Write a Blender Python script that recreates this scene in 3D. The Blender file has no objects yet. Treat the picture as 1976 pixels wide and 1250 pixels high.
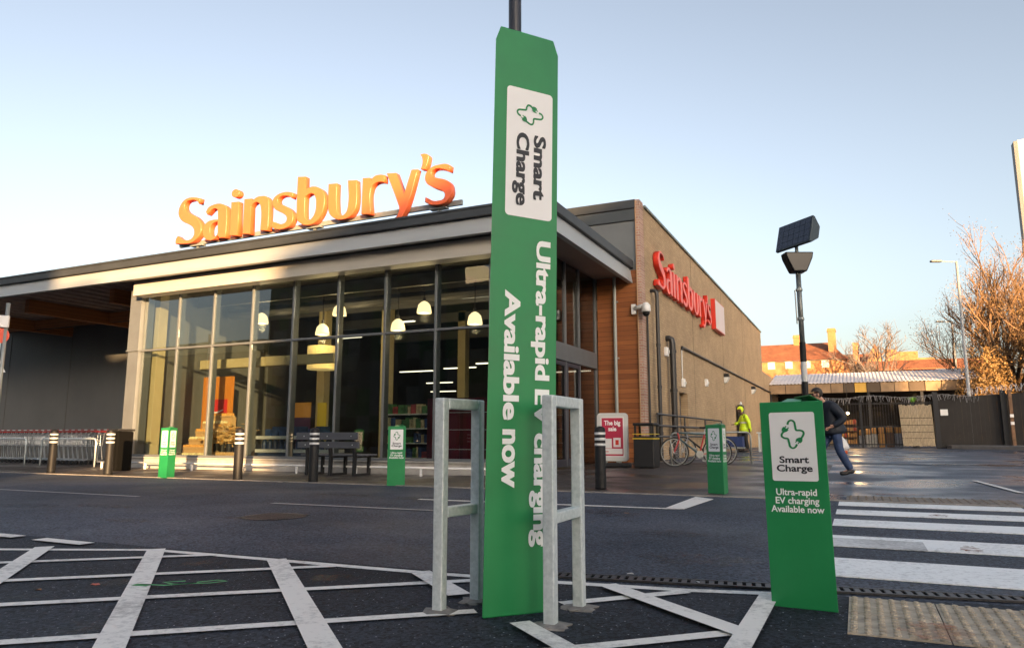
import bpy, math, random
from mathutils import Vector, Matrix, Quaternion
R = math.radians
SC = bpy.context.scene
C = SC.collection
random.seed(7)

# ---------------------------------------------------------------- camera, sky, sun, exposure
cam = bpy.data.objects.new('camera', bpy.data.cameras.new('camera'))
C.objects.link(cam)
cam.location = (0, 0, 0.85)
cam.rotation_euler = (R(98.8), 0, R(25.2))
cam.data.sensor_width = 36.0
cam.data.lens = 25.54
cam.data.clip_start = 0.05
cam.data.clip_end = 2000
SC.camera = cam

SUN_EL = R(8.0)
SUN_AZ = R(138.0)          # clockwise from +Y
world = bpy.data.worlds.new('World')
SC.world = world
world.use_nodes = True
wn = world.node_tree
wn.nodes.clear()
w_out = wn.nodes.new('ShaderNodeOutputWorld')
w_bg = wn.nodes.new('ShaderNodeBackground')
w_sky = wn.nodes.new('ShaderNodeTexSky')
w_sky.sky_type = 'NISHITA'
w_sky.sun_disc = False
w_sky.sun_elevation = SUN_EL
w_sky.sun_rotation = SUN_AZ
w_sky.air_density = 1.0
w_sky.dust_density = 3.0
w_sky.ozone_density = 1.6
w_hsv = wn.nodes.new('ShaderNodeHueSaturation')      # winter haze: paler blue
w_hsv.inputs['Saturation'].default_value = 0.55
w_gam = wn.nodes.new('ShaderNodeGamma')
w_gam.inputs['Gamma'].default_value = 1.2
w_bg.inputs['Strength'].default_value = 0.07
wn.links.new(w_sky.outputs[0], w_hsv.inputs['Color'])
wn.links.new(w_hsv.outputs[0], w_gam.inputs['Color'])
w_tint = wn.nodes.new('ShaderNodeMix'); w_tint.data_type = 'RGBA'; w_tint.blend_type = 'MULTIPLY'; w_tint.inputs[0].default_value = 1.0
w_tint.inputs[7].default_value = (1.0, 0.955, 0.935, 1)
wn.links.new(w_gam.outputs[0], w_tint.inputs[6])
wn.links.new(w_tint.outputs[2], w_bg.inputs['Color'])
wn.links.new(w_bg.outputs[0], w_out.inputs['Surface'])

sun = bpy.data.objects.new('sun', bpy.data.lights.new('sun', 'SUN'))
C.objects.link(sun)
sun.data.energy = 4.4
sun.data.angle = R(0.5)
sun.data.color = (1.0, 0.62, 0.29)
sdir = Vector((math.sin(SUN_AZ) * math.cos(SUN_EL), math.cos(SUN_AZ) * math.cos(SUN_EL), math.sin(SUN_EL)))
sun.rotation_euler = (-sdir).to_track_quat('-Z', 'Y').to_euler()
sun.location = sdir * 100

SC.view_settings.view_transform = 'Standard'
SC.view_settings.look = 'None'
SC.view_settings.exposure = 2.3
SC.view_settings.gamma = 1.0
SC.cycles.max_bounces = 8
SC.cycles.transparent_max_bounces = 16
SC.cycles.use_denoising = True

# ---------------------------------------------------------------- helpers
def sm(x, a, b):
    return min(max((x - a) / (b - a), 0.0), 1.0)

def gz(x, y):
    """height of the ground: flat in front of the shop, a gentle rise along the side wall"""
    return sm(x, -9, -5) * (0.0225 * min(max(y - 11.5, 0), 8) + 0.0046 * min(max(y - 19.5, 0), 60))

class MB:
    def __init__(s):
        s.v = []; s.f = []
    def add(s, vs, fs):
        o = len(s.v)
        s.v += [tuple(p) for p in vs]
        s.f += [tuple(i + o for i in f) for f in fs]
        return s
    def box(s, x0, x1, y0, y1, z0, z1):
        return s.add([(x0,y0,z0),(x1,y0,z0),(x1,y1,z0),(x0,y1,z0),(x0,y0,z1),(x1,y0,z1),(x1,y1,z1),(x0,y1,z1)],
                     [(0,3,2,1),(4,5,6,7),(0,1,5,4),(1,2,6,5),(2,3,7,6),(3,0,4,7)])
    def obox(s, c, size, rot=None):
        hx, hy, hz = [k / 2 for k in size]
        m = rot if rot is not None else Matrix.Identity(3)
        vs = [Vector(c) + m @ Vector(p) for p in [(-hx,-hy,-hz),(hx,-hy,-hz),(hx,hy,-hz),(-hx,hy,-hz),(-hx,-hy,hz),(hx,-hy,hz),(hx,hy,hz),(-hx,hy,hz)]]
        return s.add(vs, [(0,3,2,1),(4,5,6,7),(0,1,5,4),(1,2,6,5),(2,3,7,6),(3,0,4,7)])
    def bar(s, p0, p1, w, d=None):
        """square tube from p0 to p1"""
        p0, p1 = Vector(p0), Vector(p1); d = d or w
        z = (p1 - p0); L = z.length; z.normalize()
        x = Vector((0,0,1)).cross(z) if abs(z.z) < 0.95 else Vector((1,0,0))
        x.normalize(); y = z.cross(x)
        m = Matrix((x, y, z)).transposed()
        return s.obox((p0 + p1) / 2, (w, d, L), m)
    def tube(s, pts, r, n=8, closed=False, r1=None):
        pts = [Vector(p) for p in pts]; N = len(pts)
        rs = [r if r1 is None else r + (r1 - r) * i / max(N - 1, 1) for i in range(N)] if not isinstance(r, (list, tuple)) else r
        base = len(s.v); prev = None
        for i, p in enumerate(pts):
            if closed: t = pts[(i + 1) % N] - pts[i - 1]
            else: t = pts[min(i + 1, N - 1)] - pts[max(i - 1, 0)]
            t.normalize()
            if prev is None:
                a = Vector((0,0,1)) if abs(t.z) < 0.9 else Vector((1,0,0))
                u = t.cross(a).normalized()
            else:
                u = (prev - t * prev.dot(t)); u = u.normalized() if u.length > 1e-6 else t.orthogonal().normalized()
            w = t.cross(u); prev = u
            for k in range(n):
                an = 2 * math.pi * k / n
                s.v.append(tuple(p + (u * math.cos(an) + w * math.sin(an)) * rs[i]))
        M = N if closed else N - 1
        for i in range(M):
            a = base + i * n; b = base + ((i + 1) % N) * n
            for k in range(n):
                s.f.append((a + k, a + (k + 1) % n, b + (k + 1) % n, b + k))
        if not closed:
            s.f.append(tuple(base + k for k in reversed(range(n))))
            s.f.append(tuple(base + (N - 1) * n + k for k in range(n)))
        return s
    def prism(s, pts, z0, z1):
        n = len(pts)
        return s.add([(x, y, z0) for x, y in pts] + [(x, y, z1) for x, y in pts],
                     [tuple(reversed(range(n))), tuple(range(n, 2 * n))] + [(i, (i + 1) % n, n + (i + 1) % n, n + i) for i in range(n)])
    def prism_y(s, pts, y0, y1):
        n = len(pts)
        return s.add([(x, y0, z) for x, z in pts] + [(x, y1, z) for x, z in pts],
                     [tuple(range(n)), tuple(reversed(range(n, 2 * n)))] + [((i + 1) % n, i, n + i, n + (i + 1) % n) for i in range(n)])
    def prism_x(s, pts, x0, x1):
        n = len(pts)
        return s.add([(x0, y, z) for y, z in pts] + [(x1, y, z) for y, z in pts],
                     [tuple(reversed(range(n))), tuple(range(n, 2 * n))] + [(i, (i + 1) % n, n + (i + 1) % n, n + i) for i in range(n)])
    def lathe(s, prof, c=(0,0,0), n=20):
        base = len(s.v); N = len(prof)
        for r, z in prof:
            for k in range(n):
                a = 2 * math.pi * k / n
                s.v.append((c[0] + r * math.cos(a), c[1] + r * math.sin(a), c[2] + z))
        for i in range(N - 1):
            for k in range(n):
                a = base + i * n; b = a + n
                s.f.append((a + k, a + (k + 1) % n, b + (k + 1) % n, b + k))
        s.f.append(tuple(base + k for k in reversed(range(n))))
        s.f.append(tuple(base + (N - 1) * n + k for k in range(n)))
        return s
    def quad(s, a, b, c, d):
        return s.add([a, b, c, d], [(0, 1, 2, 3)])
    def sphere(s, c, r, n=10, sq=(1,1,1)):
        prof = [(max(r * math.sin(math.pi * i / n), 1e-4), -r * math.cos(math.pi * i / n)) for i in range(n + 1)]
        b = len(s.v); s.lathe(prof, (0,0,0), n + 4)
        for i in range(b, len(s.v)):
            p = s.v[i]; s.v[i] = (c[0] + p[0] * sq[0], c[1] + p[1] * sq[1], c[2] + p[2] * sq[2])
        return s
    def xf(s, m, start=0):
        for i in range(start, len(s.v)):
            s.v[i] = tuple(m @ Vector(s.v[i]))
        return s
    def build(s, name, mat, parent=None, bevel=0.0, smooth=False, local=False, seg=2):
        off = Vector((0,0,0))
        if parent is not None and not local:
            p = parent
            while p is not None:
                off += p.location; p = p.parent
        me = bpy.data.meshes.new(name)
        me.from_pydata([tuple(Vector(v) - off) for v in s.v], [], s.f)
        me.update()
        return link_mesh(name, me, mat, parent, bevel, smooth, seg)

def link_mesh(name, me, mat, parent=None, bevel=0.0, smooth=False, seg=2):
    me.name = name
    o = bpy.data.objects.new(name, me)
    C.objects.link(o)
    if mat is not None:
        me.materials.clear(); me.materials.append(mat)
    if parent is not None: o.parent = parent
    if smooth:
        for p in me.polygons: p.use_smooth = True
    if bevel:
        b = o.modifiers.new('bevel', 'BEVEL'); b.width = bevel; b.segments = seg; b.limit_method = 'ANGLE'; b.angle_limit = R(40)
    return o

def tag(o, label, cat, group=None):
    o['label'] = label; o['category'] = cat
    if group: o['group'] = group
    return o

def thing(name, label, cat, loc=(0,0,0), rz=0.0, group=None):
    o = bpy.data.objects.new(name, None)
    C.objects.link(o)
    o.location = loc; o.rotation_euler = (0, 0, rz)
    o.empty_display_size = 0.3
    return tag(o, label, cat, group)

def struct(o, kind='structure'):
    o['kind'] = kind
    return o

def dup(root, loc, rz, label=None, group=None, scale=None):
    def cp(o, par):
        c = o.copy(); C.objects.link(c)
        if par is not None: c.parent = par
        for ch in list(o.children): cp(ch, c)
        return c
    r = cp(root, None)
    r.location = loc; r.rotation_euler = (0, 0, rz)
    if scale: r.scale = (scale,) * 3
    if label: r['label'] = label
    if group: r['group'] = group
    return r

# ---------------------------------------------------------------- materials
def mat(name, col, rough=0.5, metal=0.0, var=0.0, vscale=3.0, bump=0.0, bscale=60.0, spec=0.5, col2=None, rvar=0.0, detail=6.0, emit=None, estr=0.0, coat=0.0, stretch=None):
    m = bpy.data.materials.new(name); m.use_nodes = True
    t = m.node_tree; N = t.nodes; L = t.links
    b = N['Principled BSDF']
    b.inputs['Base Color'].default_value = (*col, 1)
    b.inputs['Roughness'].default_value = rough
    b.inputs['Metallic'].default_value = metal
    b.inputs['Specular IOR Level'].default_value = spec
    b.inputs['Coat Weight'].default_value = coat
    if emit:
        b.inputs['Emission Color'].default_value = (*emit, 1); b.inputs['Emission Strength'].default_value = estr
    tc = N.new('ShaderNodeTexCoord')
    vec = tc.outputs['Object']
    if stretch:
        mp = N.new('ShaderNodeMapping'); mp.inputs['Scale'].default_value = stretch
        L.new(vec, mp.inputs['Vector']); vec = mp.outputs['Vector']
    if var or col2 or rvar:
        n = N.new('ShaderNodeTexNoise'); n.inputs['Scale'].default_value = vscale; n.inputs['Detail'].default_value = detail
        n.inputs['Roughness'].default_value = 0.6
        L.new(vec, n.inputs['Vector'])
        mr = N.new('ShaderNodeMapRange'); mr.inputs['From Min'].default_value = 0.32; mr.inputs['From Max'].default_value = 0.68
        L.new(n.outputs['Fac'], mr.inputs['Value'])
        mx = N.new('ShaderNodeMix'); mx.data_type = 'RGBA'
        c2 = col2 or tuple(min(c * (1 + var), 1) for c in col)
        c1 = col if col2 else tuple(c * (1 - var) for c in col)
        mx.inputs[6].default_value = (*c1, 1); mx.inputs[7].default_value = (*c2, 1)
        L.new(mr.outputs[0], mx.inputs[0]); L.new(mx.outputs[2], b.inputs['Base Color'])
        if rvar:
            m2 = N.new('ShaderNodeMapRange'); m2.inputs['To Min'].default_value = max(rough - rvar, 0.02); m2.inputs['To Max'].default_value = min(rough + rvar, 1)
            m2.inputs['From Min'].default_value = 0.3; m2.inputs['From Max'].default_value = 0.7
            L.new(n.outputs['Fac'], m2.inputs['Value']); L.new(m2.outputs[0], b.inputs['Roughness'])
    if bump:
        n2 = N.new('ShaderNodeTexNoise'); n2.inputs['Scale'].default_value = bscale; n2.inputs['Detail'].default_value = 4
        L.new(vec, n2.inputs['Vector'])
        bp = N.new('ShaderNodeBump'); bp.inputs['Strength'].default_value = bump; bp.inputs['Distance'].default_value = 0.01
        L.new(n2.outputs['Fac'], bp.inputs['Height']); L.new(bp.outputs[0], b.inputs['Normal'])
    return m

def asphalt(name, dark, light, speck, rough, wet=0.0, patch=0.35, wscale=0.5, specamt=0.67):
    """bitumen with stone chips, big soft patches, a few pale chips and (wet > 0) damp film"""
    m = bpy.data.materials.new(name); m.use_nodes = True
    t = m.node_tree; N = t.nodes; L = t.links; b = N['Principled BSDF']
    tc = N.new('ShaderNodeTexCoord'); vec = tc.outputs['Object']
    big = N.new('ShaderNodeTexNoise'); big.inputs['Scale'].default_value = patch; big.inputs['Detail'].default_value = 5
    fine = N.new('ShaderNodeTexNoise'); fine.inputs['Scale'].default_value = 42; fine.inputs['Detail'].default_value = 6; fine.inputs['Roughness'].default_value = 0.8
    vor = N.new('ShaderNodeTexVoronoi'); vor.inputs['Scale'].default_value = 75
    for n in (big, fine, vor): L.new(vec, n.inputs['Vector'])
    a = N.new('ShaderNodeMath'); a.operation = 'MULTIPLY_ADD'; a.inputs[1].default_value = 0.9; 
    L.new(fine.outputs['Fac'], a.inputs[0]); L.new(big.outputs['Fac'], a.inputs[2])
    mr = N.new('ShaderNodeMapRange'); mr.inputs['From Min'].default_value = 0.78; mr.inputs['From Max'].default_value = 1.12
    L.new(a.outputs[0], mr.inputs['Value'])
    mx = N.new('ShaderNodeMix'); mx.data_type = 'RGBA'
    mx.inputs[6].default_value = (*dark, 1); mx.inputs[7].default_value = (*light, 1)
    L.new(mr.outputs[0], mx.inputs[0])
    # pale stone chips: a few voronoi cells, small cores
    sep = N.new('ShaderNodeSeparateColor'); L.new(vor.outputs['Color'], sep.inputs[0])
    g1 = N.new('ShaderNodeMath'); g1.operation = 'GREATER_THAN'; g1.inputs[1].default_value = 0.955; L.new(sep.outputs[0], g1.inputs[0])
    g2 = N.new('ShaderNodeMath'); g2.operation = 'LESS_THAN'; g2.inputs[1].default_value = 0.3; L.new(vor.outputs['Distance'], g2.inputs[0])
    g3 = N.new('ShaderNodeMath'); g3.operation = 'MULTIPLY'; L.new(g1.outputs[0], g3.inputs[0]); L.new(g2.outputs[0], g3.inputs[1])
    g4 = N.new('ShaderNodeMath'); g4.operation = 'MULTIPLY'; g4.inputs[1].default_value = specamt; L.new(g3.outputs[0], g4.inputs[0])
    mx2 = N.new('ShaderNodeMix'); mx2.data_type = 'RGBA'; mx2.inputs[7].default_value = (*speck, 1)
    L.new(g4.outputs[0], mx2.inputs[0]); L.new(mx.outputs[2], mx2.inputs[6])
    # every stone its own tone
    v2 = N.new('ShaderNodeTexVoronoi'); v2.inputs['Scale'].default_value = 62; L.new(vec, v2.inputs['Vector'])
    s2 = N.new('ShaderNodeSeparateColor'); L.new(v2.outputs['Color'], s2.inputs[0])
    r2 = N.new('ShaderNodeMapRange'); r2.inputs['To Min'].default_value = 0.4; r2.inputs['To Max'].default_value = 2.0; L.new(s2.outputs[1], r2.inputs['Value'])
    sc2 = N.new('ShaderNodeVectorMath'); sc2.operation = 'SCALE'; L.new(mx2.outputs[2], sc2.inputs[0]); L.new(r2.outputs[0], sc2.inputs['Scale'])
    L.new(sc2.outputs[0], b.inputs['Base Color'])
    b.inputs['Specular IOR Level'].default_value = 0.5 if wet > 0.25 else 0.22
    b.inputs['Roughness'].default_value = rough
    bp = N.new('ShaderNodeBump'); bp.inputs['Strength'].default_value = 0.9; bp.inputs['Distance'].default_value = 0.01
    if wet:
        wn_ = N.new('ShaderNodeTexNoise'); wn_.inputs['Scale'].default_value = wscale; wn_.inputs['Detail'].default_value = 5
        mp = N.new('ShaderNodeMapping'); mp.inputs['Scale'].default_value = (0.9, 1.1, 1); L.new(vec, mp.inputs['Vector']); L.new(mp.outputs[0], wn_.inputs['Vector'])
        wr = N.new('ShaderNodeMapRange'); wr.inputs['From Min'].default_value = 0.42; wr.inputs['From Max'].default_value = 0.6
        L.new(wn_.outputs['Fac'], wr.inputs['Value'])
        rr = N.new('ShaderNodeMapRange'); rr.inputs['To Min'].default_value = rough; rr.inputs['To Max'].default_value = rough - wet
        L.new(wr.outputs[0], rr.inputs['Value']); L.new(rr.outputs[0], b.inputs['Roughness'])
        bs = N.new('ShaderNodeMapRange'); bs.inputs['To Min'].default_value = 0.5; bs.inputs['To Max'].default_value = 0.1
        L.new(wr.outputs[0], bs.inputs['Value']); L.new(bs.outputs[0], bp.inputs['Strength'])
    L.new(fine.outputs['Fac'], bp.inputs['Height']); L.new(bp.outputs[0], b.inputs['Normal'])
    return m

def brick(name, c1, c2, mortar, axis='yz', scale=1.0, bw=0.225, bh=0.075, msize=0.008, bump=0.4, rough=0.85, blotch=0.3):
    m = bpy.data.materials.new(name); m.use_nodes = True
    t = m.node_tree; N = t.nodes; L = t.links; b = N['Principled BSDF']
    tc = N.new('ShaderNodeTexCoord'); sp = N.new('ShaderNodeSeparateXYZ'); cb = N.new('ShaderNodeCombineXYZ')
    L.new(tc.outputs['Object'], sp.inputs[0])
    L.new(sp.outputs['XYZ'.index(axis[0].upper())], cb.inputs[0]); L.new(sp.outputs['XYZ'.index(axis[1].upper())], cb.inputs[1])
    br = N.new('ShaderNodeTexBrick'); br.inputs['Scale'].default_value = scale
    br.inputs['Brick Width'].default_value = bw; br.inputs['Row Height'].default_value = bh; br.inputs['Mortar Size'].default_value = msize
    br.inputs['Color1'].default_value = (*c1, 1); br.inputs['Color2'].default_value = (*c2, 1); br.inputs['Mortar'].default_value = (*mortar, 1)
    L.new(cb.outputs[0], br.inputs['Vector'])
    n = N.new('ShaderNodeTexNoise'); n.inputs['Scale'].default_value = 0.9; n.inputs['Detail'].default_value = 8; n.inputs['Roughness'].default_value = 0.7
    L.new(tc.outputs['Object'], n.inputs['Vector'])
    mr = N.new('ShaderNodeMapRange'); mr.inputs['From Min'].default_value = 0.3; mr.inputs['From Max'].default_value = 0.7
    mr.inputs['To Min'].default_value = 1 - blotch; mr.inputs['To Max'].default_value = 1 + blotch * 0.6
    L.new(n.outputs['Fac'], mr.inputs['Value'])
    mm = N.new('ShaderNodeVectorMath'); mm.operation = 'SCALE'
    L.new(br.outputs['Color'], mm.inputs[0]); L.new(mr.outputs[0], mm.inputs['Scale'])
    L.new(mm.outputs[0], b.inputs['Base Color'])
    b.inputs['Roughness'].default_value = rough
    bp = N.new('ShaderNodeBump'); bp.inputs['Strength'].default_value = bump; bp.inputs['Distance'].default_value = 0.006; bp.invert = True
    L.new(br.outputs['Fac'], bp.inputs['Height']); L.new(bp.outputs[0], b.inputs['Normal'])
    return m

def planks(name, c1, c2, axis='z', width=0.14, rough=0.6, gap=0.06, grain=(1.2, 1.2, 25)):
    """boards: own tone per board, dark joints, grain"""
    m = bpy.data.materials.new(name); m.use_nodes = True
    t = m.node_tree; N = t.nodes; L = t.links; b = N['Principled BSDF']
    tc = N.new('ShaderNodeTexCoord'); sp = N.new('ShaderNodeSeparateXYZ'); L.new(tc.outputs['Object'], sp.inputs[0])
    i = 'XYZ'.index(axis.upper())
    dv = N.new('ShaderNodeMath'); dv.operation = 'DIVIDE'; dv.inputs[1].default_value = width; L.new(sp.outputs[i], dv.inputs[0])
    fl = N.new('ShaderNodeMath'); fl.operation = 'FLOOR'; L.new(dv.outputs[0], fl.inputs[0])
    fr = N.new('ShaderNodeMath'); fr.operation = 'FRACT'; L.new(dv.outputs[0], fr.inputs[0])
    wn_ = N.new('ShaderNodeTexWhiteNoise'); wn_.noise_dimensions = '1D'; L.new(fl.outputs[0], wn_.inputs['W'])
    mp = N.new('ShaderNodeMapping'); mp.inputs['Scale'].default_value = grain; L.new(tc.outputs['Object'], mp.inputs['Vector'])
    n = N.new('ShaderNodeTexNoise'); n.inputs['Scale'].default_value = 1.5; n.inputs['Detail'].default_value = 8; L.new(mp.outputs[0], n.inputs['Vector'])
    av = N.new('ShaderNodeMath'); av.operation = 'MULTIPLY_ADD'; av.inputs[1].default_value = 0.55
    L.new(wn_.outputs[0], av.inputs[0]); 
    nm = N.new('ShaderNodeMath'); nm.operation = 'MULTIPLY'; nm.inputs[1].default_value = 0.6; L.new(n.outputs['Fac'], nm.inputs[0])
    L.new(nm.outputs[0], av.inputs[2])
    mx = N.new('ShaderNodeMix'); mx.data_type = 'RGBA'; mx.inputs[6].default_value = (*c1, 1); mx.inputs[7].default_value = (*c2, 1)
    L.new(av.outputs[0], mx.inputs[0])
    lt = N.new('ShaderNodeMath'); lt.operation = 'LESS_THAN'; lt.inputs[1].default_value = gap; L.new(fr.outputs[0], lt.inputs[0])
    mx2 = N.new('ShaderNodeMix'); mx2.data_type = 'RGBA'; mx2.inputs[7].default_value = (c1[0]*0.15, c1[1]*0.15, c1[2]*0.15, 1)
    L.new(lt.outputs[0], mx2.inputs[0]); L.new(mx.outputs[2], mx2.inputs[6]); L.new(mx2.outputs[2], b.inputs['Base Color'])
    b.inputs['Roughness'].default_value = rough
    bp = N.new('ShaderNodeBump'); bp.inputs['Strength'].default_value = 0.5; bp.inputs['Distance'].default_value = 0.01; bp.invert = True
    L.new(lt.outputs[0], bp.inputs['Height']); L.new(bp.outputs[0], b.inputs['Normal'])
    return m

def painted_marking(name, col, wear=0.5, asph=(0.03, 0.033, 0.04)):
    m = bpy.data.materials.new(name); m.use_nodes = True
    t = m.node_tree; N = t.nodes; L = t.links; b = N['Principled BSDF']
    tc = N.new('ShaderNodeTexCoord')
    n = N.new('ShaderNodeTexNoise'); n.inputs['Scale'].default_value = 22; n.inputs['Detail'].default_value = 8; n.inputs['Roughness'].default_value = 0.75
    n2 = N.new('ShaderNodeTexNoise'); n2.inputs['Scale'].default_value = 1.3; n2.inputs['Detail'].default_value = 3
    L.new(tc.outputs['Object'], n.inputs['Vector']); L.new(tc.outputs['Object'], n2.inputs['Vector'])
    ad = N.new('ShaderNodeMath'); ad.operation = 'MULTIPLY_ADD'; ad.inputs[1].default_value = 0.6
    L.new(n2.outputs['Fac'], ad.inputs[0]); L.new(n.outputs['Fac'], ad.inputs[2])
    mr = N.new('ShaderNodeMapRange'); mr.inputs['From Min'].default_value = 0.95 - 0.3 * wear; mr.inputs['From Max'].default_value = 1.06
    L.new(ad.outputs[0], mr.inputs['Value'])
    sc = N.new('ShaderNodeMath'); sc.operation = 'MULTIPLY'; sc.inputs[1].default_value = min(0.35 + wear * 0.5, 0.95); L.new(mr.outputs[0], sc.inputs[0])
    mx = N.new('ShaderNodeMix'); mx.data_type = 'RGBA'; mx.inputs[6].default_value = (*col, 1); mx.inputs[7].default_value = (*asph, 1)
    L.new(sc.outputs[0], mx.inputs[0]); L.new(mx.outputs[2], b.inputs['Base Color'])
    b.inputs['Roughness'].default_value = 0.6
    bp = N.new('ShaderNodeBump'); bp.inputs['Strength'].default_value = 0.3; bp.inputs['Distance'].default_value = 0.004
    L.new(n.outputs['Fac'], bp.inputs['Height']); L.new(bp.outputs[0], b.inputs['Normal'])
    return m

def glass(name, tint, base=0.04, strength=0.85, power=4.0):
    m = bpy.data.materials.new(name); m.use_nodes = True
    t = m.node_tree; N = t.nodes; L = t.links
    N.remove(N['Principled BSDF'])
    tr = N.new('ShaderNodeBsdfTransparent'); tr.inputs[0].default_value = (*tint, 1)
    gl = N.new('ShaderNodeBsdfGlossy'); gl.inputs['Roughness'].default_value = 0.0; gl.inputs['Color'].default_value = (0.95, 0.97, 1, 1)
    lw = N.new('ShaderNodeLayerWeight'); lw.inputs['Blend'].default_value = 0.5
    pw = N.new('ShaderNodeMath'); pw.operation = 'POWER'; pw.inputs[1].default_value = power; L.new(lw.outputs['Facing'], pw.inputs[0])
    ma = N.new('ShaderNodeMath'); ma.operation = 'MULTIPLY_ADD'; ma.inputs[1].default_value = strength; ma.inputs[2].default_value = base; L.new(pw.outputs[0], ma.inputs[0])
    # faint waviness of toughened panes
    tc = N.new('ShaderNodeTexCoord'); n = N.new('ShaderNodeTexNoise'); n.inputs['Scale'].default_value = 0.9; L.new(tc.outputs['Object'], n.inputs['Vector'])
    bp = N.new('ShaderNodeBump'); bp.inputs['Strength'].default_value = 0.02; bp.inputs['Distance'].default_value = 0.05
    L.new(n.outputs['Fac'], bp.inputs['Height']); L.new(bp.outputs[0], gl.inputs['Normal'])
    mx = N.new('ShaderNodeMixShader'); L.new(ma.outputs[0], mx.inputs[0]); L.new(tr.outputs[0], mx.inputs[1]); L.new(gl.outputs[0], mx.inputs[2])
    L.new(mx.outputs[0], N['Material Output'].inputs['Surface'])
    return m

M = {}
M['bay'] = asphalt('parking_asphalt', (0.006, 0.008, 0.012), (0.030, 0.038, 0.053), (0.3, 0.32, 0.36), 0.75)
M['road'] = asphalt('road_asphalt', (0.024, 0.030, 0.042), (0.062, 0.072, 0.096), (0.24, 0.24, 0.26), 0.78, wet=0.16, specamt=0.5)
M['wetroad'] = asphalt('damp_road_asphalt', (0.020, 0.029, 0.045), (0.046, 0.062, 0.092), (0.2, 0.2, 0.22), 0.62, wet=0.42, specamt=0.2)
M['pave'] = asphalt('damp_paving', (0.028, 0.022, 0.019), (0.06, 0.05, 0.045), (0.12, 0.1, 0.09), 0.62, wet=0.34, specamt=0.2, wscale=0.7)
M['far'] = asphalt('far_ground', (0.03, 0.032, 0.036), (0.06, 0.062, 0.07), (0.15, 0.15, 0.15), 0.8, specamt=0.1)
M['line'] = painted_marking('white_line_paint', (0.78, 0.76, 0.72), 0.55)
M['zebra'] = painted_marking('zebra_paint', (0.84, 0.86, 0.86), 0.5)
M['wornzebra'] = painted_marking('worn_zebra_paint', (0.62, 0.63, 0.63), 1.0)
M['tactdark'] = mat('worn_tactile_slab', (0.17, 0.14, 0.11), 0.7, var=0.4, vscale=9)
M['oldline'] = painted_marking('worn_line_paint', (0.34, 0.34, 0.35), 0.6)
M['kerb'] = mat('kerb_stone', (0.24, 0.22, 0.2), 0.7, var=0.25, vscale=6, bump=0.2)
M['tact'] = mat('tactile_slab', (0.40, 0.34, 0.26), 0.75, var=0.3, vscale=11, bump=0.3, bscale=120)
M['rust'] = mat('orange_stain', (0.40, 0.17, 0.09), 0.8, var=0.3, vscale=12)
M['oil'] = mat('oil_stain', (0.004, 0.004, 0.005), 0.35)
for _k in ('rust', 'oil'):
  _t = M[_k].node_tree; _n = _t.nodes.new('ShaderNodeTexNoise'); _n.inputs['Scale'].default_value = 13; _n.inputs['Detail'].default_value = 9
  _tc = _t.nodes.new('ShaderNodeTexCoord'); _t.links.new(_tc.outputs['Object'], _n.inputs['Vector'])
  _r = _t.nodes.new('ShaderNodeMapRange'); _r.inputs['From Min'].default_value = 0.38; _r.inputs['From Max'].default_value = 0.72; _r.inputs['To Max'].default_value = 0.75 if _k == 'rust' else 0.4
  _t.links.new(_n.outputs['Fac'], _r.inputs['Value']); _t.links.new(_r.outputs[0], _t.nodes['Principled BSDF'].inputs['Alpha'])
M['iron'] = mat('cast_iron', (0.06, 0.06, 0.065), 0.5, metal=0.6, var=0.3, vscale=20)
M['void'] = mat('dark_gap', (0.004, 0.004, 0.004), 0.9, spec=0.08)
M['green'] = mat('green_sign_board', (0.016, 0.235, 0.074), 0.42, var=0.12, vscale=2.2, bump=0.06, bscale=3.5, rvar=0.1)
M['panel'] = mat('white_label_vinyl', (0.84, 0.84, 0.85), 0.4, var=0.03, vscale=2)
M['ink'] = mat('charcoal_print', (0.018, 0.02, 0.028), 0.5)
M['logo'] = mat('green_print', (0.010, 0.22, 0.07), 0.5)
M['whiteprint'] = mat('white_print', (0.90, 0.92, 0.91), 0.5)
M['galv'] = mat('galvanised_steel', (0.52, 0.59, 0.60), 0.42, metal=0.25, col2=(0.72, 0.78, 0.79), vscale=40, rvar=0.14, bump=0.06, bscale=30)
M['concrete'] = mat('concrete_collar', (0.2, 0.19, 0.18), 0.9, var=0.35, vscale=14, bump=0.5, bscale=50)
M['blackpost'] = mat('black_bollard_plastic', (0.010, 0.010, 0.011), 0.55, var=0.2, vscale=6, spec=0.3)
M['band'] = mat('white_reflective_band', (0.6, 0.6, 0.6), 0.35)
M['darkpole'] = mat('dark_painted_pole', (0.03, 0.032, 0.045), 0.4)
M['frame'] = mat('grey_window_frame', (0.12, 0.13, 0.14), 0.45, metal=0.15, var=0.08, vscale=2)
M['fascia'] = mat('grey_metal_fascia', (0.33, 0.35, 0.36), 0.4, metal=0.15, var=0.1, vscale=0.8, stretch=(0.25, 1, 3), rvar=0.06)
M['coping'] = mat('dark_metal_coping', (0.055, 0.06, 0.065), 0.5, metal=0.4, var=0.12, vscale=1)
M['headband'] = mat('pale_metal_band', (0.42, 0.40, 0.36), 0.5, metal=0.1, var=0.12, vscale=1.2, stretch=(0.3, 1, 4))
M['plinth'] = mat('pale_plinth_render', (0.36, 0.34, 0.31), 0.7, var=0.2, vscale=3)
M['soffit'] = mat('dark_soffit_deck', (0.22, 0.17, 0.155), 0.6, var=0.15, vscale=1)
M['glulam'] = planks('glulam_timber', (0.30, 0.11, 0.04), (0.5, 0.22, 0.085), axis='z', width=0.05, grain=(4, 0.6, 10))
M['clad'] = mat('dark_grey_cladding', (0.13, 0.13, 0.125), 0.6, var=0.1, vscale=0.5)
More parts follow.
